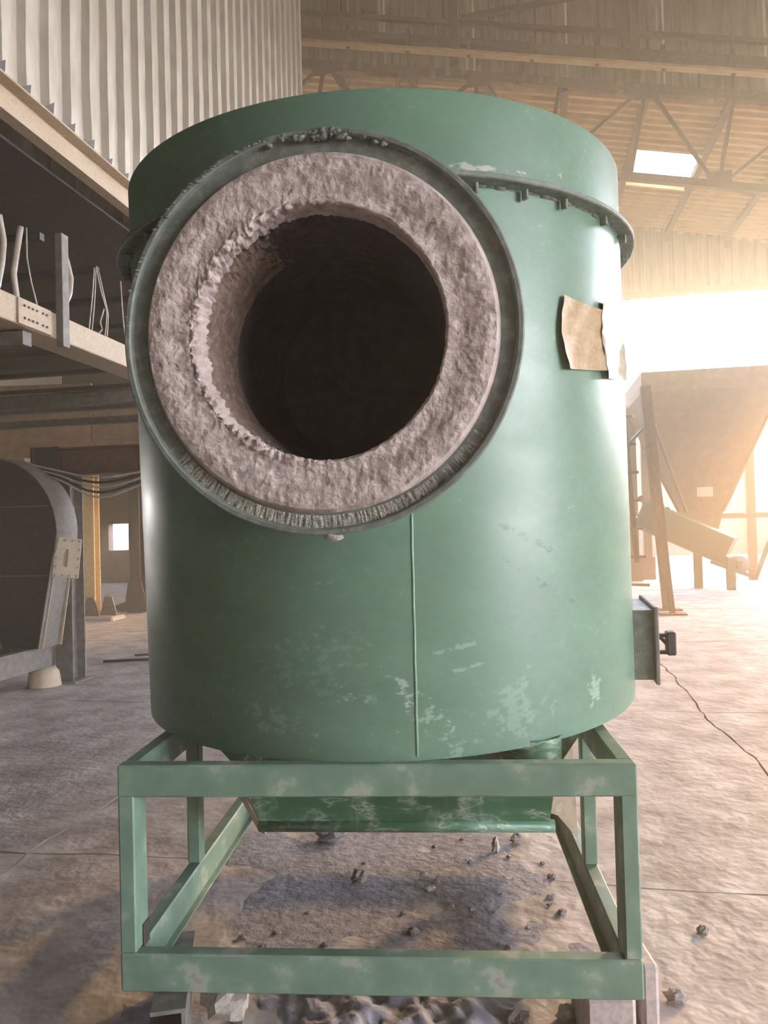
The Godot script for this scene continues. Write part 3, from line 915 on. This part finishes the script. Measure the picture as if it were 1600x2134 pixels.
func hopper_station() -> void:
	var h := thing("storage_hopper", "large brown steel hopper tapering down to an outlet", "hopper", Vector3.ZERO, "", "", true)
	var s := 19.2
	var t := 4.05
	var st := begin()
	var hw := 1.75
	var rings := [[4.85, 1.46], [4.4, 1.46], [1.72, 0.4], [1.25, 0.3]]
	for i in 3:
		for k in 4:
			var d := [Vector2(-1, 1), Vector2(1, 1), Vector2(1, -1), Vector2(-1, -1)]
			var a: Vector2 = d[k]
			var b: Vector2 = d[(k + 1) % 4]
			var p := func(v: Vector2, j: int) -> Vector3: return Vector3(t + v.x * rings[j][1], rings[j][0], -s + v.y * rings[j][1])
			quad(st, p.call(a, i + 1), p.call(b, i + 1), p.call(b, i), p.call(a, i))
	obj("hopper_body", st, "hopper_rust", h)
	st = begin()
	for k in 4:
		var d := [Vector2(-1, 1), Vector2(1, 1), Vector2(1, -1), Vector2(-1, -1)]
		var a: Vector2 = d[k]
		bar(st, Vector3(t + a.x * 1.44, 4.4, -s + a.y * 1.44), Vector3(t + a.x * 0.4, 1.74, -s + a.y * 0.4), 0.07, 0.07)
	obj("corner_angle", st, "rust_steel", h)
	st = begin()
	box(st, Vector3(t - 0.03, 2.18, -s + 0.64), Vector3(0.34, 0.22, 0.02), Transform3D())
	obj("inspection_plate", st, "dusty_beam", h)
	for q in [[1.5, -1.46], [-1.5, -1.46]]:
		st = begin()
		bar(st, Vector3(t + q[0], 0.0, -s + q[1]), Vector3(t + q[0], 4.5, -s + q[1]), 0.18, 0.18, Vector3.BACK)
		obj("leg", st, "rust_steel", h)
	st = begin()
	box(st, Vector3(t + 1.4, 1.62, -s - 0.4), Vector3(1.9, 0.12, 0.12))
	obj("side_rail", st, "rust_steel", h)
	# leaning tower with a ladder at the left of the hopper
	var l := thing("ladder_tower", "rusty leaning support legs with ladder rungs left of the hopper", "tower", Vector3.ZERO, "", "", true)
	st = begin()
	bar(st, H(14.0, 2.37, 0.02), H(14.0, 2.1, 3.9), 0.17, 0.17, Vector3.BACK)
	obj("leg", st, "rust_steel", l)
	st = begin()
	bar(st, H(13.35, 2.32, 0.02), H(13.75, 2.15, 2.9), 0.08, 0.1, Vector3.BACK)
	obj("brace_leg", st, "rust_steel", l)
	for q in [[14.0, 2.37], [13.35, 2.32]]:
		st = begin()
		box(st, H(q[0], q[1], 0.012), Vector3(0.42, 0.024, 0.3))
		obj("base_plate", st, "rust_steel", l)
	st = begin()
	bar(st, H(14.6, 1.95, 0.8), H(14.6, 1.78, 3.9), 0.09, 0.09, Vector3.BACK)
	bar(st, H(14.6, 1.4, 0.02), H(14.6, 1.3, 3.9), 0.09, 0.09, Vector3.BACK)
	obj("stile", st, "rust_steel", l)
	for k in 7:
		st = begin()
		bar(st, H(14.5, 1.34, 0.42 + k * 0.5), H(14.2, 2.1 - 0.03 * k, 0.42 + k * 0.5), 0.045, 0.045)
		obj("rung", st, "rust_steel", l)
	for q in [[20.9, 2.75], [21.4, 3.15]]:
		st = begin()
		bar(st, H(q[0], q[1], 0.02), H(q[0], q[1], 4.2), 0.2, 0.2, Vector3.BACK)
		obj("rear_post", st, "rust_steel", l)
		st = begin()
		box(st, H(q[0], q[1], 0.3), Vector3(0.32, 0.6, 0.32))
		obj("post_foot", st, "rust_steel", l)
	st = begin()
	bar(st, H(14.4, 1.2, 2.3), H(14.4, 2.1, 3.2), 0.05, 0.35, Vector3.BACK)
	obj("chute", st, "conveyor_green", l)
	# inclined conveyor under the outlet
	var c := thing("belt_conveyor", "dark green inclined conveyor below the hopper outlet", "conveyor", Vector3.ZERO, "", "", true)
	var a := H(18.2, 4.55, 0.52)
	var b := H(19.5, 0.9, 2.35)
	for k in 2:
		st = begin()
		var off := Vector3(0, 0, 0.32 if k == 0 else -0.32)
		channel(st, a + off, b + off, 0.05, 0.16, 0.01)
		obj("side_channel", st, "conveyor_green", c)
	st = begin()
	bar(st, a + Vector3(0, 0.12, 0), b + Vector3(0, 0.12, 0), 0.55, 0.02)
	obj("belt", st, "black_cable", c)
	st = begin()
	bar(st, a + Vector3(0, -0.14, 0.3), b + Vector3(0, -0.14, 0.3), 0.03, 0.03)
	obj("return_rail", st, "grey_steel", c)
	st = begin(true)
	lathe(st, [Vector2(0, -0.33), Vector2(0.19, -0.33), Vector2(0.19, 0.33), Vector2(0, 0.33)], Transform3D(Basis(Vector3.RIGHT, PI / 2), a + Vector3(0, 0.02, 0)), 20)
	obj("tail_pulley", st, "grey_steel", c)
	st = begin()
	var m1 := a.lerp(b, 0.02) + Vector3(0, 0.38, 0)
	var m2 := a.lerp(b, 0.5) + Vector3(0, 0.38, 0)
	bar(st, m1, m2, 0.85, 0.42)
	obj("trough", st, "conveyor_green", c)
	st = begin()
	bar(st, a + Vector3(0.62, 0.55, 0.3), a + Vector3(0.3, -0.28, 0.3), 0.08, 0.08)
	bar(st, a + Vector3(0.3, -0.26, 0.3), a + Vector3(-0.6, 0.1, 0.3), 0.08, 0.08)
	obj("tail_bracket", st, "conveyor_green", c)
	for q in [[-0.2, 0.3], [-0.75, -0.3]]:
		st = begin()
		var g: Vector3 = a + Vector3(q[0], 0, q[1])
		bar(st, Vector3(g.x, 0.0, g.z), Vector3(g.x, 0.62 - q[0] * 0.4, g.z), 0.16, 0.16, Vector3.BACK)
		obj("leg", st, "conveyor_green", c)
	var rnd := RandomNumberGenerator.new()
	rnd.seed = 4
	for k in 34:
		st = begin()
		var f := rnd.randf_range(0.35, 0.98)
		var p := a.lerp(b, f) + Vector3(0, 0.18 if f > 0.52 else 0.62, rnd.randf_range(-0.25, 0.3))
		rock(st, Vector3.ZERO, Vector3(0.07, 0.055, 0.06) * rnd.randf_range(0.7, 1.4), 200 + k, 0.4)
		var o := obj("coal_lump", st, "coal")
		o.position = hall * p
		o.rotation = Vector3(rnd.randf() * 3, rnd.randf() * 3, 0)
		tag(o, "sunlit brown lump lying on the inclined conveyor", "lump", "brown lumps on the conveyor")
	var bk := thing("bucket", "white plastic bucket standing on the floor right of the conveyor", "bucket", Vector3(5.2, 0, -21.2), "", "", true)
	st = begin(true)
	lathe(st, [Vector2(0.0, 0.0), Vector2(0.15, 0.0), Vector2(0.185, 0.46), Vector2(0.175, 0.46), Vector2(0.14, 0.02), Vector2(0, 0.02)], Transform3D(), 28)
	obj("bucket_body", st, "white_plastic", bk)
	st = begin(true)
	lathe(st, [Vector2(0.186, 0.41), Vector2(0.2, 0.41), Vector2(0.2, 0.46), Vector2(0.186, 0.46)], Transform3D(), 28)
	obj("rim", st, "white_plastic", bk)


# ------------------------------------------------------------------ the stand
const FRAME_W := 1.557
const FRAME_D := 1.5
func frame() -> void:
	var f := thing("steel_stand", "green welded box-section stand that carries the round furnace", "stand", Vector3(-0.0595, 0, -2.305))
	f.rotation.y = deg_to_rad(-4.05)
	var w := FRAME_W / 2
	var st: SurfaceTool
	var B := 0.005
	# local: x right, z = 0 at the front face, negative behind
	st = begin()
	box(st, Vector3(0, 0.7965, -0.025), Vector3(FRAME_W, 0.097, 0.05), Transform3D(), B)
	obj("top_beam", st, "frame_green", f)
	st = begin()
	box(st, Vector3(0, 0.7965, -FRAME_D + 0.025), Vector3(FRAME_W, 0.097, 0.05), Transform3D(), B)
	obj("top_beam", st, "frame_green", f)
	st = begin()
	box(st, Vector3(0, 0.219, -0.025), Vector3(FRAME_W, 0.115, 0.05), Transform3D(), B)
	obj("bottom_beam", st, "frame_green", f)
	st = begin()
	box(st, Vector3(0, 0.219, -FRAME_D + 0.025), Vector3(FRAME_W, 0.115, 0.05), Transform3D(), B)
	obj("bottom_beam", st, "frame_green", f)
	for s in [-1, 1]:
		st = begin()
		box(st, Vector3(s * (w - 0.025), 0.7965, -FRAME_D / 2), Vector3(0.05, 0.095, FRAME_D - 0.1), Transform3D(), B)
		obj("top_side_beam", st, "frame_green", f)
		st = begin()
		box(st, Vector3(s * (w - 0.025), 0.219, -FRAME_D / 2), Vector3(0.05, 0.113, FRAME_D - 0.1), Transform3D(), B)
		box(st, Vector3(s * (w - 0.06), 0.166, -FRAME_D / 2), Vector3(0.022, 0.008, FRAME_D - 0.1))
		obj("bottom_side_beam", st, "frame_green", f)
		for z in [-0.052, -0.66, -FRAME_D + 0.052]:
			st = begin()
			box(st, Vector3(s * (w - 0.025), 0.515, z), Vector3(0.0505, 0.478, 0.1 if z != -0.66 else 0.06), Transform3D(), B)
			obj("post", st, "frame_green", f)
	st = begin()
	box(st, Vector3(-w + 0.052, 0.305, -0.075), Vector3(0.004, 0.07, 0.05))
	obj("corner_cleat", st, "dark_steel", f)
	# hopper under the drum
	var a := [Vector3(-0.6, 0.855, -0.32), Vector3(0.68, 0.855, -0.32), Vector3(0.68, 0.885, -1.3), Vector3(-0.6, 0.885, -1.3)]
	var b := [Vector3(-0.5, 0.72, -0.36), Vector3(0.6, 0.72, -0.36), Vector3(0.6, 0.72, -1.26), Vector3(-0.5, 0.72, -1.26)]
	var c := [Vector3(-0.445, 0.475, -0.47), Vector3(0.58, 0.475, -0.47), Vector3(0.58, 0.475, -1.15), Vector3(-0.445, 0.475, -1.15)]
	var h := thing("ash_hopper", "green ash hopper hanging under the drum inside the stand, streaked with white residue", "hopper", f.position)
	h.rotation = f.rotation
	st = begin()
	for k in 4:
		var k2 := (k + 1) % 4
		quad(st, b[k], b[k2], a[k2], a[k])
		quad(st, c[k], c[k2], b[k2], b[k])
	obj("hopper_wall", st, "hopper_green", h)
	st = begin(true)
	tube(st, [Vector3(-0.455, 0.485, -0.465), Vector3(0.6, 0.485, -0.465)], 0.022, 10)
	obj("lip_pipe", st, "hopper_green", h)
	st = begin()
	bar(st, Vector3(-0.55, 0.72, -0.4), Vector3(-0.45, 0.45, -0.5), 0.05, 0.012)
	obj("side_lip", st, "dusty_beam", h)
	st = begin()
	prism(st, PackedVector2Array([Vector2(0.575, 0.72), Vector2(0.69, 0.72), Vector2(0.7, 0.39), Vector2(0.63, 0.475), Vector2(0.56, 0.5)]), Transform3D(Basis(), Vector3(0, 0, -0.6)), 0.012)
	obj("side_plate", st, "dusty_beam", h)
	st = begin()
	box(st, Vector3(0.62, 0.485, -0.9), Vector3(0.55, 0.055, 0.05))
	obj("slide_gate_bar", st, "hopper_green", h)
	st = begin(true)
	lathe(st, [Vector2(0.1, 0.75), Vector2(0.1, 0.87)], Transform3D(Basis(), Vector3(0.5, 0, -0.25)), 24)
	obj("drain_socket", st, "hopper_green", h)
	# packing under the stand
	st = begin()
	box(st, Vector3(0.625, 0.08, -2.37), Vector3(0.15, 0.155, 0.2), Transform3D(), 0.012)
	tag(obj("support_block", st, "pale_block"), "grey block wedged under the right front corner of the stand", "block", "blocks under the stand")
	st = begin()
	box(st, Vector3(0.772, 0.1, -2.46), Vector3(0.055, 0.2, 0.2), Transform3D(), 0.012)
	tag(obj("support_block", st, "pale_block"), "pale block sticking out beside the right front leg of the stand", "block", "blocks under the stand")
	st = begin()
	channel(st, Vector3(-0.62, 0.08, -2.28), Vector3(-0.7, 0.08, -2.72), 0.1, 0.155, 0.012)
	tag(obj("channel_offcut", st, "grey_steel"), "short steel channel offcut under the left front corner of the stand", "offcut")


# ------------------------------------------------------------------ the furnace
const DR := 0.996
const DH := 2.014
const TUBE_A := -7.1
const TUBE_Y := 1.233
func furnace() -> void:
	var d := thing("furnace_drum", "big round green furnace drum with a wide burner mouth in front", "furnace")
	var Y := Vector3(-0.0134, 1, 0.0359).normalized()
	var X := Vector3(1, 0.0134, 0).normalized()
	X = (X - Y * X.dot(Y)).normalized()
	d.transform = Transform3D(Basis(X, Y, X.cross(Y)), Vector3(0.0168, 0.8801, -3.3232))
	# frame of the burner tube: y along its axis, outwards
	var ta := deg_to_rad(TUBE_A)
	var axis := Vector3(sin(ta), 0, cos(ta))
	var side := Vector3(cos(ta), 0, -sin(ta))
	# local x = side, z = down the face (so that lathe angle runs round), y = axis
	var face := Transform3D(Basis(side, axis, side.cross(axis)), axis * 1.29 + Vector3(0, TUBE_Y, 0))
	# shell: a cylinder wall with the mouth left open
	var st := begin(true)
	var NA := 220
	var NY := 120
	var top_y := [0.0, DH]
	for j in NY:
		for i in NA:
			var a0 := TAU * i / NA - PI
			var a1 := TAU * (i + 1) / NA - PI
			var y0 := DH * j / NY
			var y1 := DH * (j + 1) / NY
			var am := (a0 + a1) / 2 - ta
			var ym := (y0 + y1) / 2 - TUBE_Y
			if absf(am) < 1.0 and Vector2(DR * sin(am), ym).length() < 0.44:
				continue
			var c := [[a0, y0], [a1, y0], [a1, y1], [a0, y1]]
			for k in [0, 2, 1, 0, 3, 2]:
				st.set_uv(Vector2((c[k][0] + PI) / TAU, 1.0 - c[k][1] / DH))
				st.add_vertex(Vector3(sin(c[k][0]) * DR, c[k][1], cos(c[k][0]) * DR))
	obj("shell", st, "drum_green", d)
	st = begin()
	lathe(st, [Vector2(0.0, DH - 0.012), Vector2(DR - 0.002, DH - 0.012), Vector2(DR, DH), Vector2(DR - 0.01, DH), Vector2(0, DH - 0.005)], Transform3D(), 120)
	obj("lid", st, "frame_green", d)
	st = begin()
	lathe(st, [Vector2(0.0, 0.0), Vector2(DR - 0.001, 0.0), Vector2(DR - 0.001, 0.012), Vector2(0, 0.012)], Transform3D(), 120)
	obj("bottom_plate", st, "frame_green", d)
	# flange ring round the drum
	st = begin()
	lathe(st, [Vector2(DR - 0.01, 1.738), Vector2(1.046, 1.738), Vector2(1.05, 1.741), Vector2(1.05, 1.753), Vector2(1.046, 1.756), Vector2(DR - 0.01, 1.756)], Transform3D(), 180)
	obj("girth_ring", st, "flange_green", d)
	st = begin(true)
	for k in 180:   # weld beads above and below the ring
		var a := TAU * k / 180.0
		var b := TAU * (k + 1) / 180.0
		var r := 0.006 + 0.003 * sin(k * 2.4) + 0.002 * sin(k * 7.1)
		tube(st, [Vector3(sin(a) * DR, 1.736, cos(a) * DR), Vector3(sin(b) * DR, 1.736, cos(b) * DR)], r, 5)
		tube(st, [Vector3(sin(a) * DR, 1.758, cos(a) * DR), Vector3(sin(b) * DR, 1.758, cos(b) * DR)], r * 0.9, 5)
	obj("weld_bead", st, "flange_green", d)
	for ang in [-78.0, -64.0, -50.0, 17.6, 27.5, 37.0, 50.7, 64.0, 78.0]:
		st = begin()
		var a := deg_to_rad(ang)
		var xf := Transform3D(Basis(Vector3.UP, a), Vector3.ZERO)
		box(st, Vector3(0, 1.718, DR + 0.02), Vector3(0.012, 0.03, 0.025), xf, 0.003)
		obj("ring_gusset", st, "flange_green", d)
	# paint run
	st = begin(true)
	var pr := []
	for k in 41:
		var y := 0.0 + 0.735 * k / 40.0
		var a := deg_to_rad(3.7 + 0.6 * y / 0.7 + 0.03 * sin(k * 0.7))
		pr.append(Vector3(sin(a) * (DR - 0.0008), y + 0.012, cos(a) * (DR - 0.0008)))
	tube(st, pr, 0.0042, 7)
	obj("paint_run", st, "paint_run", d)
	# burner tube, flange and rim
	st = begin(true)
	lathe(st, [Vector2(0.478, -0.5), Vector2(0.478, -0.012)], face, 128)
	obj("burner_tube", st, "frame_green", d)
	st = begin()
	lathe(st, [Vector2(0.47, -0.03), Vector2(0.527, -0.03), Vector2(0.531, -0.026), Vector2(0.531, 0.006), Vector2(0.527, 0.01), Vector2(0.517, 0.01), Vector2(0.513, 0.006), Vector2(0.51, -0.008), Vector2(0.47, -0.008)], face, 200)
	obj("burner_flange", st, "flange_green", d)
	# rough refractory lining: face and bore in one skin
	var n := FastNoiseLite.new()
	n.seed = 31
	n.frequency = 9.0
	n.fractal_octaves = 4
	n.fractal_gain = 0.6
	var n2 := FastNoiseLite.new()
	n2.seed = 32
	n2.frequency = 48.0
	n2.fractal_octaves = 4
	var rows := []
	var NR := 620
	var prof := []
	for k in 6:
		prof.append(Vector3(0.478 - 0.003 * k, -0.02 + 0.006 * k, 0.2))
	for k in 44:
		prof.append(Vector3(0.462 - (0.462 - 0.343) * k / 43.0, 0.012 + 0.004 * sin(k * 0.14), 1.0))
	for k in 7:
		var q := PI / 2 * (k + 1) / 7.0
		prof.append(Vector3(0.343 - 0.01 * sin(q), 0.012 - 0.012 * (1 - cos(q)), 1.6))
	for k in 46:
		prof.append(Vector3(0.333 - 0.0006 * k, -0.002 - 0.018 * (k + 1), 1.3 - 0.02 * k))
	var verts := []
	for p in prof:
		var row := []
		for k in NR:
			var a := TAU * k / NR
			var dir := Vector3(sin(a), 0, cos(a))
			var q: Vector3 = dir * p.x + Vector3.UP * p.y
			# a: 0 is local z (downwards), so -x side is the left of the picture
			var left := clampf(-dir.x * 0.9 + 0.25, 0.0, 1.0)
			var broken := smoothstep(0.362, 0.335, p.x) * smoothstep(-0.4, 0.0, p.y)
			var amp: float = p.z * (0.0016 + 0.009 * left * broken)
			var v := n.get_noise_3dv(q) * amp * (0.9 - 0.3 * broken) + n2.get_noise_3dv(q) * amp * (1.2 + 0.3 * broken)
			var g := n.get_noise_3dv(q * 0.35 + Vector3(5, 5, 5)) * 0.012 * broken * (0.25 + left)
			var nr := Vector3.UP if p.y > 0.008 and p.x > 0.345 else (Vector3.UP * 0.5 - dir).normalized() if p.y > -0.03 and p.x < 0.4 else -dir if p.x < 0.4 else (dir * 0.5 + Vector3.UP).normalized()
			row.append(face * (q + nr * (v + g)))
		verts.append(row)
	st = begin(true)
	var stb := begin(true)
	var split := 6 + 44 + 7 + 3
	for j in verts.size() - 1:
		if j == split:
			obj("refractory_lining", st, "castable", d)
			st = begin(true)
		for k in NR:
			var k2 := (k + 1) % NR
			# crust left of the mouth, painted lighter for direct light; ragged border
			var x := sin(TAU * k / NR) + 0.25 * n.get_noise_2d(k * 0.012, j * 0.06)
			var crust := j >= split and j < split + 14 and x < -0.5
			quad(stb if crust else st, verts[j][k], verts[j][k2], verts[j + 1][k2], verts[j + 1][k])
	obj("lit_burnt_crust", stb, "lit_burnt_lining", d)
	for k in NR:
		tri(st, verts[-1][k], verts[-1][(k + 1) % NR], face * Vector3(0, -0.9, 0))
	obj("bore_lining", st, "sooty_lining", d)  # soot; its dark close to the rim also stands in for shade
	# crust of spilt mortar on the flange, lowest part and a patch at the top
	st = begin(true)
	var cg := []
	for j in 11:
		var row := []
		for k in 420:
			var t := k / 419.0
			var a := deg_to_rad(-56.0 + 112.0 * t)
			var v := j / 10.0
			var hh := n.get_noise_2d(k * 0.02, v * 0.06 + 4) * 0.005 + n2.get_noise_2d(k * 0.02, v * 0.05) * 0.0015 + 0.003 * sin(t * PI) - 0.001
			if j == 0 or j == 10 or k == 0 or k == 419:
				hh = -0.01
			row.append(face * (Vector3(sin(a), 0, cos(a)) * (0.474 + 0.054 * v) + Vector3.UP * (-0.008 + hh + (0.014 if v > 0.75 else 0.0))))
		cg.append(row)
	for j in 10:
		for k in 419:
			quad(st, cg[j][k], cg[j][k + 1], cg[j + 1][k + 1], cg[j + 1][k])
	rock(st, face * (Vector3(0.035, 0, 0.999) * 0.536 + Vector3.UP * 0.0), Vector3(0.024, 0.012, 0.014), 377)
	obj("mortar_crust", st, "mortar_crust", d)
	st = begin(true)
	for k in 40:
		var a := deg_to_rad(176.0 + 15.0 * n.get_noise_1d(k * 7.7) * 2.0)
		var rr := 0.512 + 0.02 * n.get_noise_1d(k * 4.1 + 9)
		var r := 0.006 + 0.006 * absf(n.get_noise_1d(k * 5.0 + 3))
		rock(st, face * (Vector3(sin(a), 0, cos(a)) * rr + Vector3.UP * 0.004), Vector3(r * 1.5, r, r * 1.3), 400 + k)
	for k in 60:
		var a := deg_to_rad(188.0 + 90.0 * absf(n.get_noise_1d(k * 3.7)) * 2.0)
		var r := 0.002 + 0.004 * absf(n.get_noise_1d(k * 5.3))
		rock(st, face * (Vector3(sin(a), 0, cos(a)) * (0.524 + 0.012 * n.get_noise_1d(k * 2.0)) + Vector3.UP * 0.009), Vector3(r * 2.2, r, r * 1.6), 500 + k)
	obj("weld_spatter", st, "flange_green", d)
	# paper and tape stuck on the shell
	for q in [[36.6, 49.4, 1.19, 1.43, "brown_paper", "peeling brown paper sheet"], [49.9, 62.0, 1.18, 1.45, "clear_tape", "glossy wrinkled tape sheet"]]:
		st = begin(true)
		var g := []
		for j in 15:
			var row := []
			for i in 15:
				var u := i / 14.0
				var v := j / 14.0
				var curl := 0.022 * pow(absf(u - 0.5) * 2, 3.0) * (1.0 - 0.6 * v) + 0.0018 * sin(v * 23.0 + u * 3.0) + 0.0015 * sin(v * 9.0 - u * 14.0)
				var bow := -1.4 * sin(v * PI) * (1.0 - u)
				var a := deg_to_rad(lerpf(q[0], q[1], u) + bow)
				var y: float = lerpf(q[2], q[3], v) - 0.02 * u * v + 0.012 * u * (1.0 - v)
				row.append(Vector3(sin(a), 0, cos(a)) * (DR + 0.005 + maxf(curl, -0.003)) + Vector3(0, y, 0))
			g.append(row)
		for j in 14:
			for i in 14:
				quad(st, g[j][i], g[j][i + 1], g[j + 1][i + 1], g[j + 1][i])
		var o := obj("paper_sheet" if q[4] == "brown_paper" else "tape_sheet", st, q[4], d)
		o.set_meta("label", q[5])
	# cleaning door on the right flank
	var dx := Transform3D(Basis(Vector3.UP, deg_to_rad(80.0)), Vector3.ZERO)
	st = begin()
	box(st, Vector3(0, 0.19, DR + 0.015), Vector3(0.34, 0.27, 0.1), dx, 0.006)
	var door := obj("cleaning_door", st, "flange_green", d)
	st = begin()
	box(st, Vector3(0, 0.19, DR + 0.07), Vector3(0.38, 0.3, 0.016), dx, 0.004)
	obj("door_plate", st, "grey_steel", door)
	st = begin()
	box(st, Vector3(-0.15, 0.225, DR + 0.1), Vector3(0.02, 0.014, 0.07), dx)
	box(st, Vector3(-0.15, 0.16, DR + 0.1), Vector3(0.02, 0.014, 0.07), dx)
	box(st, Vector3(-0.15, 0.195, DR + 0.125), Vector3(0.05, 0.09, 0.035), dx, 0.005)
	bar(st, dx * Vector3(-0.15, 0.225, DR + 0.08), dx * Vector3(-0.15, 0.165, DR + 0.135), 0.014, 0.014)
	obj("latch", st, "dark_steel", door)


# ------------------------------------------------------------------ stones and rubble
func stones() -> void:
	var special := [
		[Vector3(-0.152, 0, -3.401), Vector3(0.034, 0.034, 0.03), "stone", "biggest upright stone on the ash inside the stand, left of its middle"],
		[Vector3(0.488, 0, -3.676), Vector3(0.016, 0.04, 0.02), "pale_stone", "thin pale stone standing on edge under the hopper"],
		[Vector3(0.6, 0, -3.769), Vector3(0.03, 0.024, 0.02), "stone", "pointed stone casting a long shadow behind the upright pale one"],
		[Vector3(-0.306, 0, -3.86), Vector3(0.07, 0.035, 0.05), "ash", "broad dark ash clod lying just below the hopper lip"],
		[Vector3(0.152, 0, -3.309), Vector3(0.022, 0.012, 0.018), "pale_stone", "flat pale stone right of the biggest upright stone"],
		[Vector3(1.154, 0, -2.91), Vector3(0.02, 0.017, 0.018), "stone", "lone brown stone on the sunlit floor right of the stand"],
		[Vector3(0.896, 0, -2.5), Vector3(0.034, 0.024, 0.026), "stone", "dark lump on the floor beside the lower right corner of the stand"],
		[Vector3(0.528, 0, -2.43), Vector3(0.03, 0.028, 0.026), "pale_stone", "whitish stone lying next to the grey support block"],
		[Vector3(0.368, 0, -2.41), Vector3(0.036, 0.026, 0.03), "stone", "rounded stone at the front under the bottom beam"],
		[Vector3(-0.54, 0.02, -2.47), Vector3(0.075, 0.07, 0.06), "pale_stone", "large pale broken stone under the left front corner of the stand"]]
	var k := 0
	for q in special:
		var st := begin()
		rock(st, Vector3(0, q[1].y * 0.75, 0), q[1], 600 + k, 0.4)
		var o := obj("stone", st, q[2])
		o.position = q[0]
		tag(o, q[3], "stone")
		k += 1
	var small := [Vector3(0.183, -3.364, 0.015), Vector3(0.068, -2.964, 0.018), Vector3(0.231, -3.151, 0.014), Vector3(0.310, -3.128, 0.010), Vector3(0.448, -3.237, 0.010), Vector3(0.692, -3.390, 0.017), Vector3(0.662, -3.078, 0.016), Vector3(-0.265, -2.889, 0.012), Vector3(-0.351, -3.124, 0.012), Vector3(-0.457, -2.983, 0.013), Vector3(-0.582, -2.961, 0.013), Vector3(-0.486, -2.873, 0.018), Vector3(-0.400, -3.397, 0.008), Vector3(0.035, -3.111, 0.010), Vector3(0.510, -2.977, 0.008), Vector3(0.415, -2.847, 0.010), Vector3(0.382, -2.858, 0.009), Vector3(0.399, -3.104, 0.008), Vector3(0.129, -3.460, 0.010), Vector3(0.355, -3.569, 0.009), Vector3(0.539, -3.609, 0.010), Vector3(0.63, -3.148, 0.010), Vector3(-0.131, -3.583, 0.010), Vector3(0.201, -3.749, 0.009), Vector3(0.336, -3.814, 0.011), Vector3(0.680, -3.534, 0.009), Vector3(-0.202, -3.223, 0.007), Vector3(0.65, -3.212, 0.013)]
	var own := {10: "small dark stone touching the flat pale stone in the middle of the ash", 11: "dark stone nearest the middle of the front bottom beam", 12: "small stone midway between the flat pale stone and the front beam, right of centre",
		15: "small stone beside the right mid leg, just past the floor joint", 16: "small stone close to the right side rail, nearer the front beam", 17: "stone left of centre, a hand's width behind the front bottom beam", 18: "small stone in front and left of the biggest upright stone",
		19: "small stone left of centre near the front beam, level with its neighbour to the right", 20: "leftmost small stone on the ash, close to the left side rail", 21: "low wide stone lying right behind the left half of the front beam", 31: "small stone alone in front of the right side rail under the hopper corner"}
	for q in small:
		var st := begin()
		rock(st, Vector3(0, q.z * 0.4, 0), Vector3(q.z * 1.2, q.z * 0.8, q.z), 700 + k, 0.4)
		var o := obj("small_stone", st, "stone")
		o.position = Vector3(q.x, 0, q.y)
		if own.has(k):
			tag(o, own[k], "stone")
		else:
			tag(o, "tiny dark pebble scattered on the ash inside the green stand", "stone", "tiny pebbles inside the stand")
		k += 1
	# rubble under the front beam and a thin bed of ash inside the stand, tinted like shade
	var n := FastNoiseLite.new()
	n.seed = 91
	n.frequency = 6.0
	n.fractal_octaves = 5
	var st := begin(true)
	ash_bed(st, n, Rect2(-0.45, -2.75, 0.9, 0.5), 0.055, 70, 40)
	tag(obj("rubble_heap", st, "ash"), "low heap of crumbled grey rubble under the front beam of the stand", "rubble", "", "stuff")
	n.frequency = 1.6
	st = begin(true)
	ash_bed(st, n, Rect2(-0.95, -4.1, 1.75, 1.75), 0.01, 160, 140)
	tag(obj("shade_tinted_ash_layer", st, "ash"), "thin layer of ash on the floor inside the stand, its lavender-grey tint painted for shade", "ash", "", "stuff")


func ash_bed(st: SurfaceTool, n: FastNoiseLite, r: Rect2, hgt: float, nx: int, nz: int) -> void:
	var g := []
	for j in nz + 1:
		var row := []
		for i in nx + 1:
			var u := float(i) / nx
			var v := float(j) / nz
			var edge := minf(minf(u, 1 - u), minf(v, 1 - v)) * 5.0
			var x := r.position.x + r.size.x * u
			var z := r.position.y + r.size.y * v
			var f := clampf(edge + n.get_noise_2d(x + 9, z) * 1.2, 0.0, 1.0)
			row.append(Vector3(x, -0.004 + f * hgt * (0.6 + 0.8 * n.get_noise_2d(x, z)), z))
		g.append(row)
	for j in nz:
		for i in nx:
			quad(st, g[j][i], g[j + 1][i], g[j + 1][i + 1], g[j][i + 1])
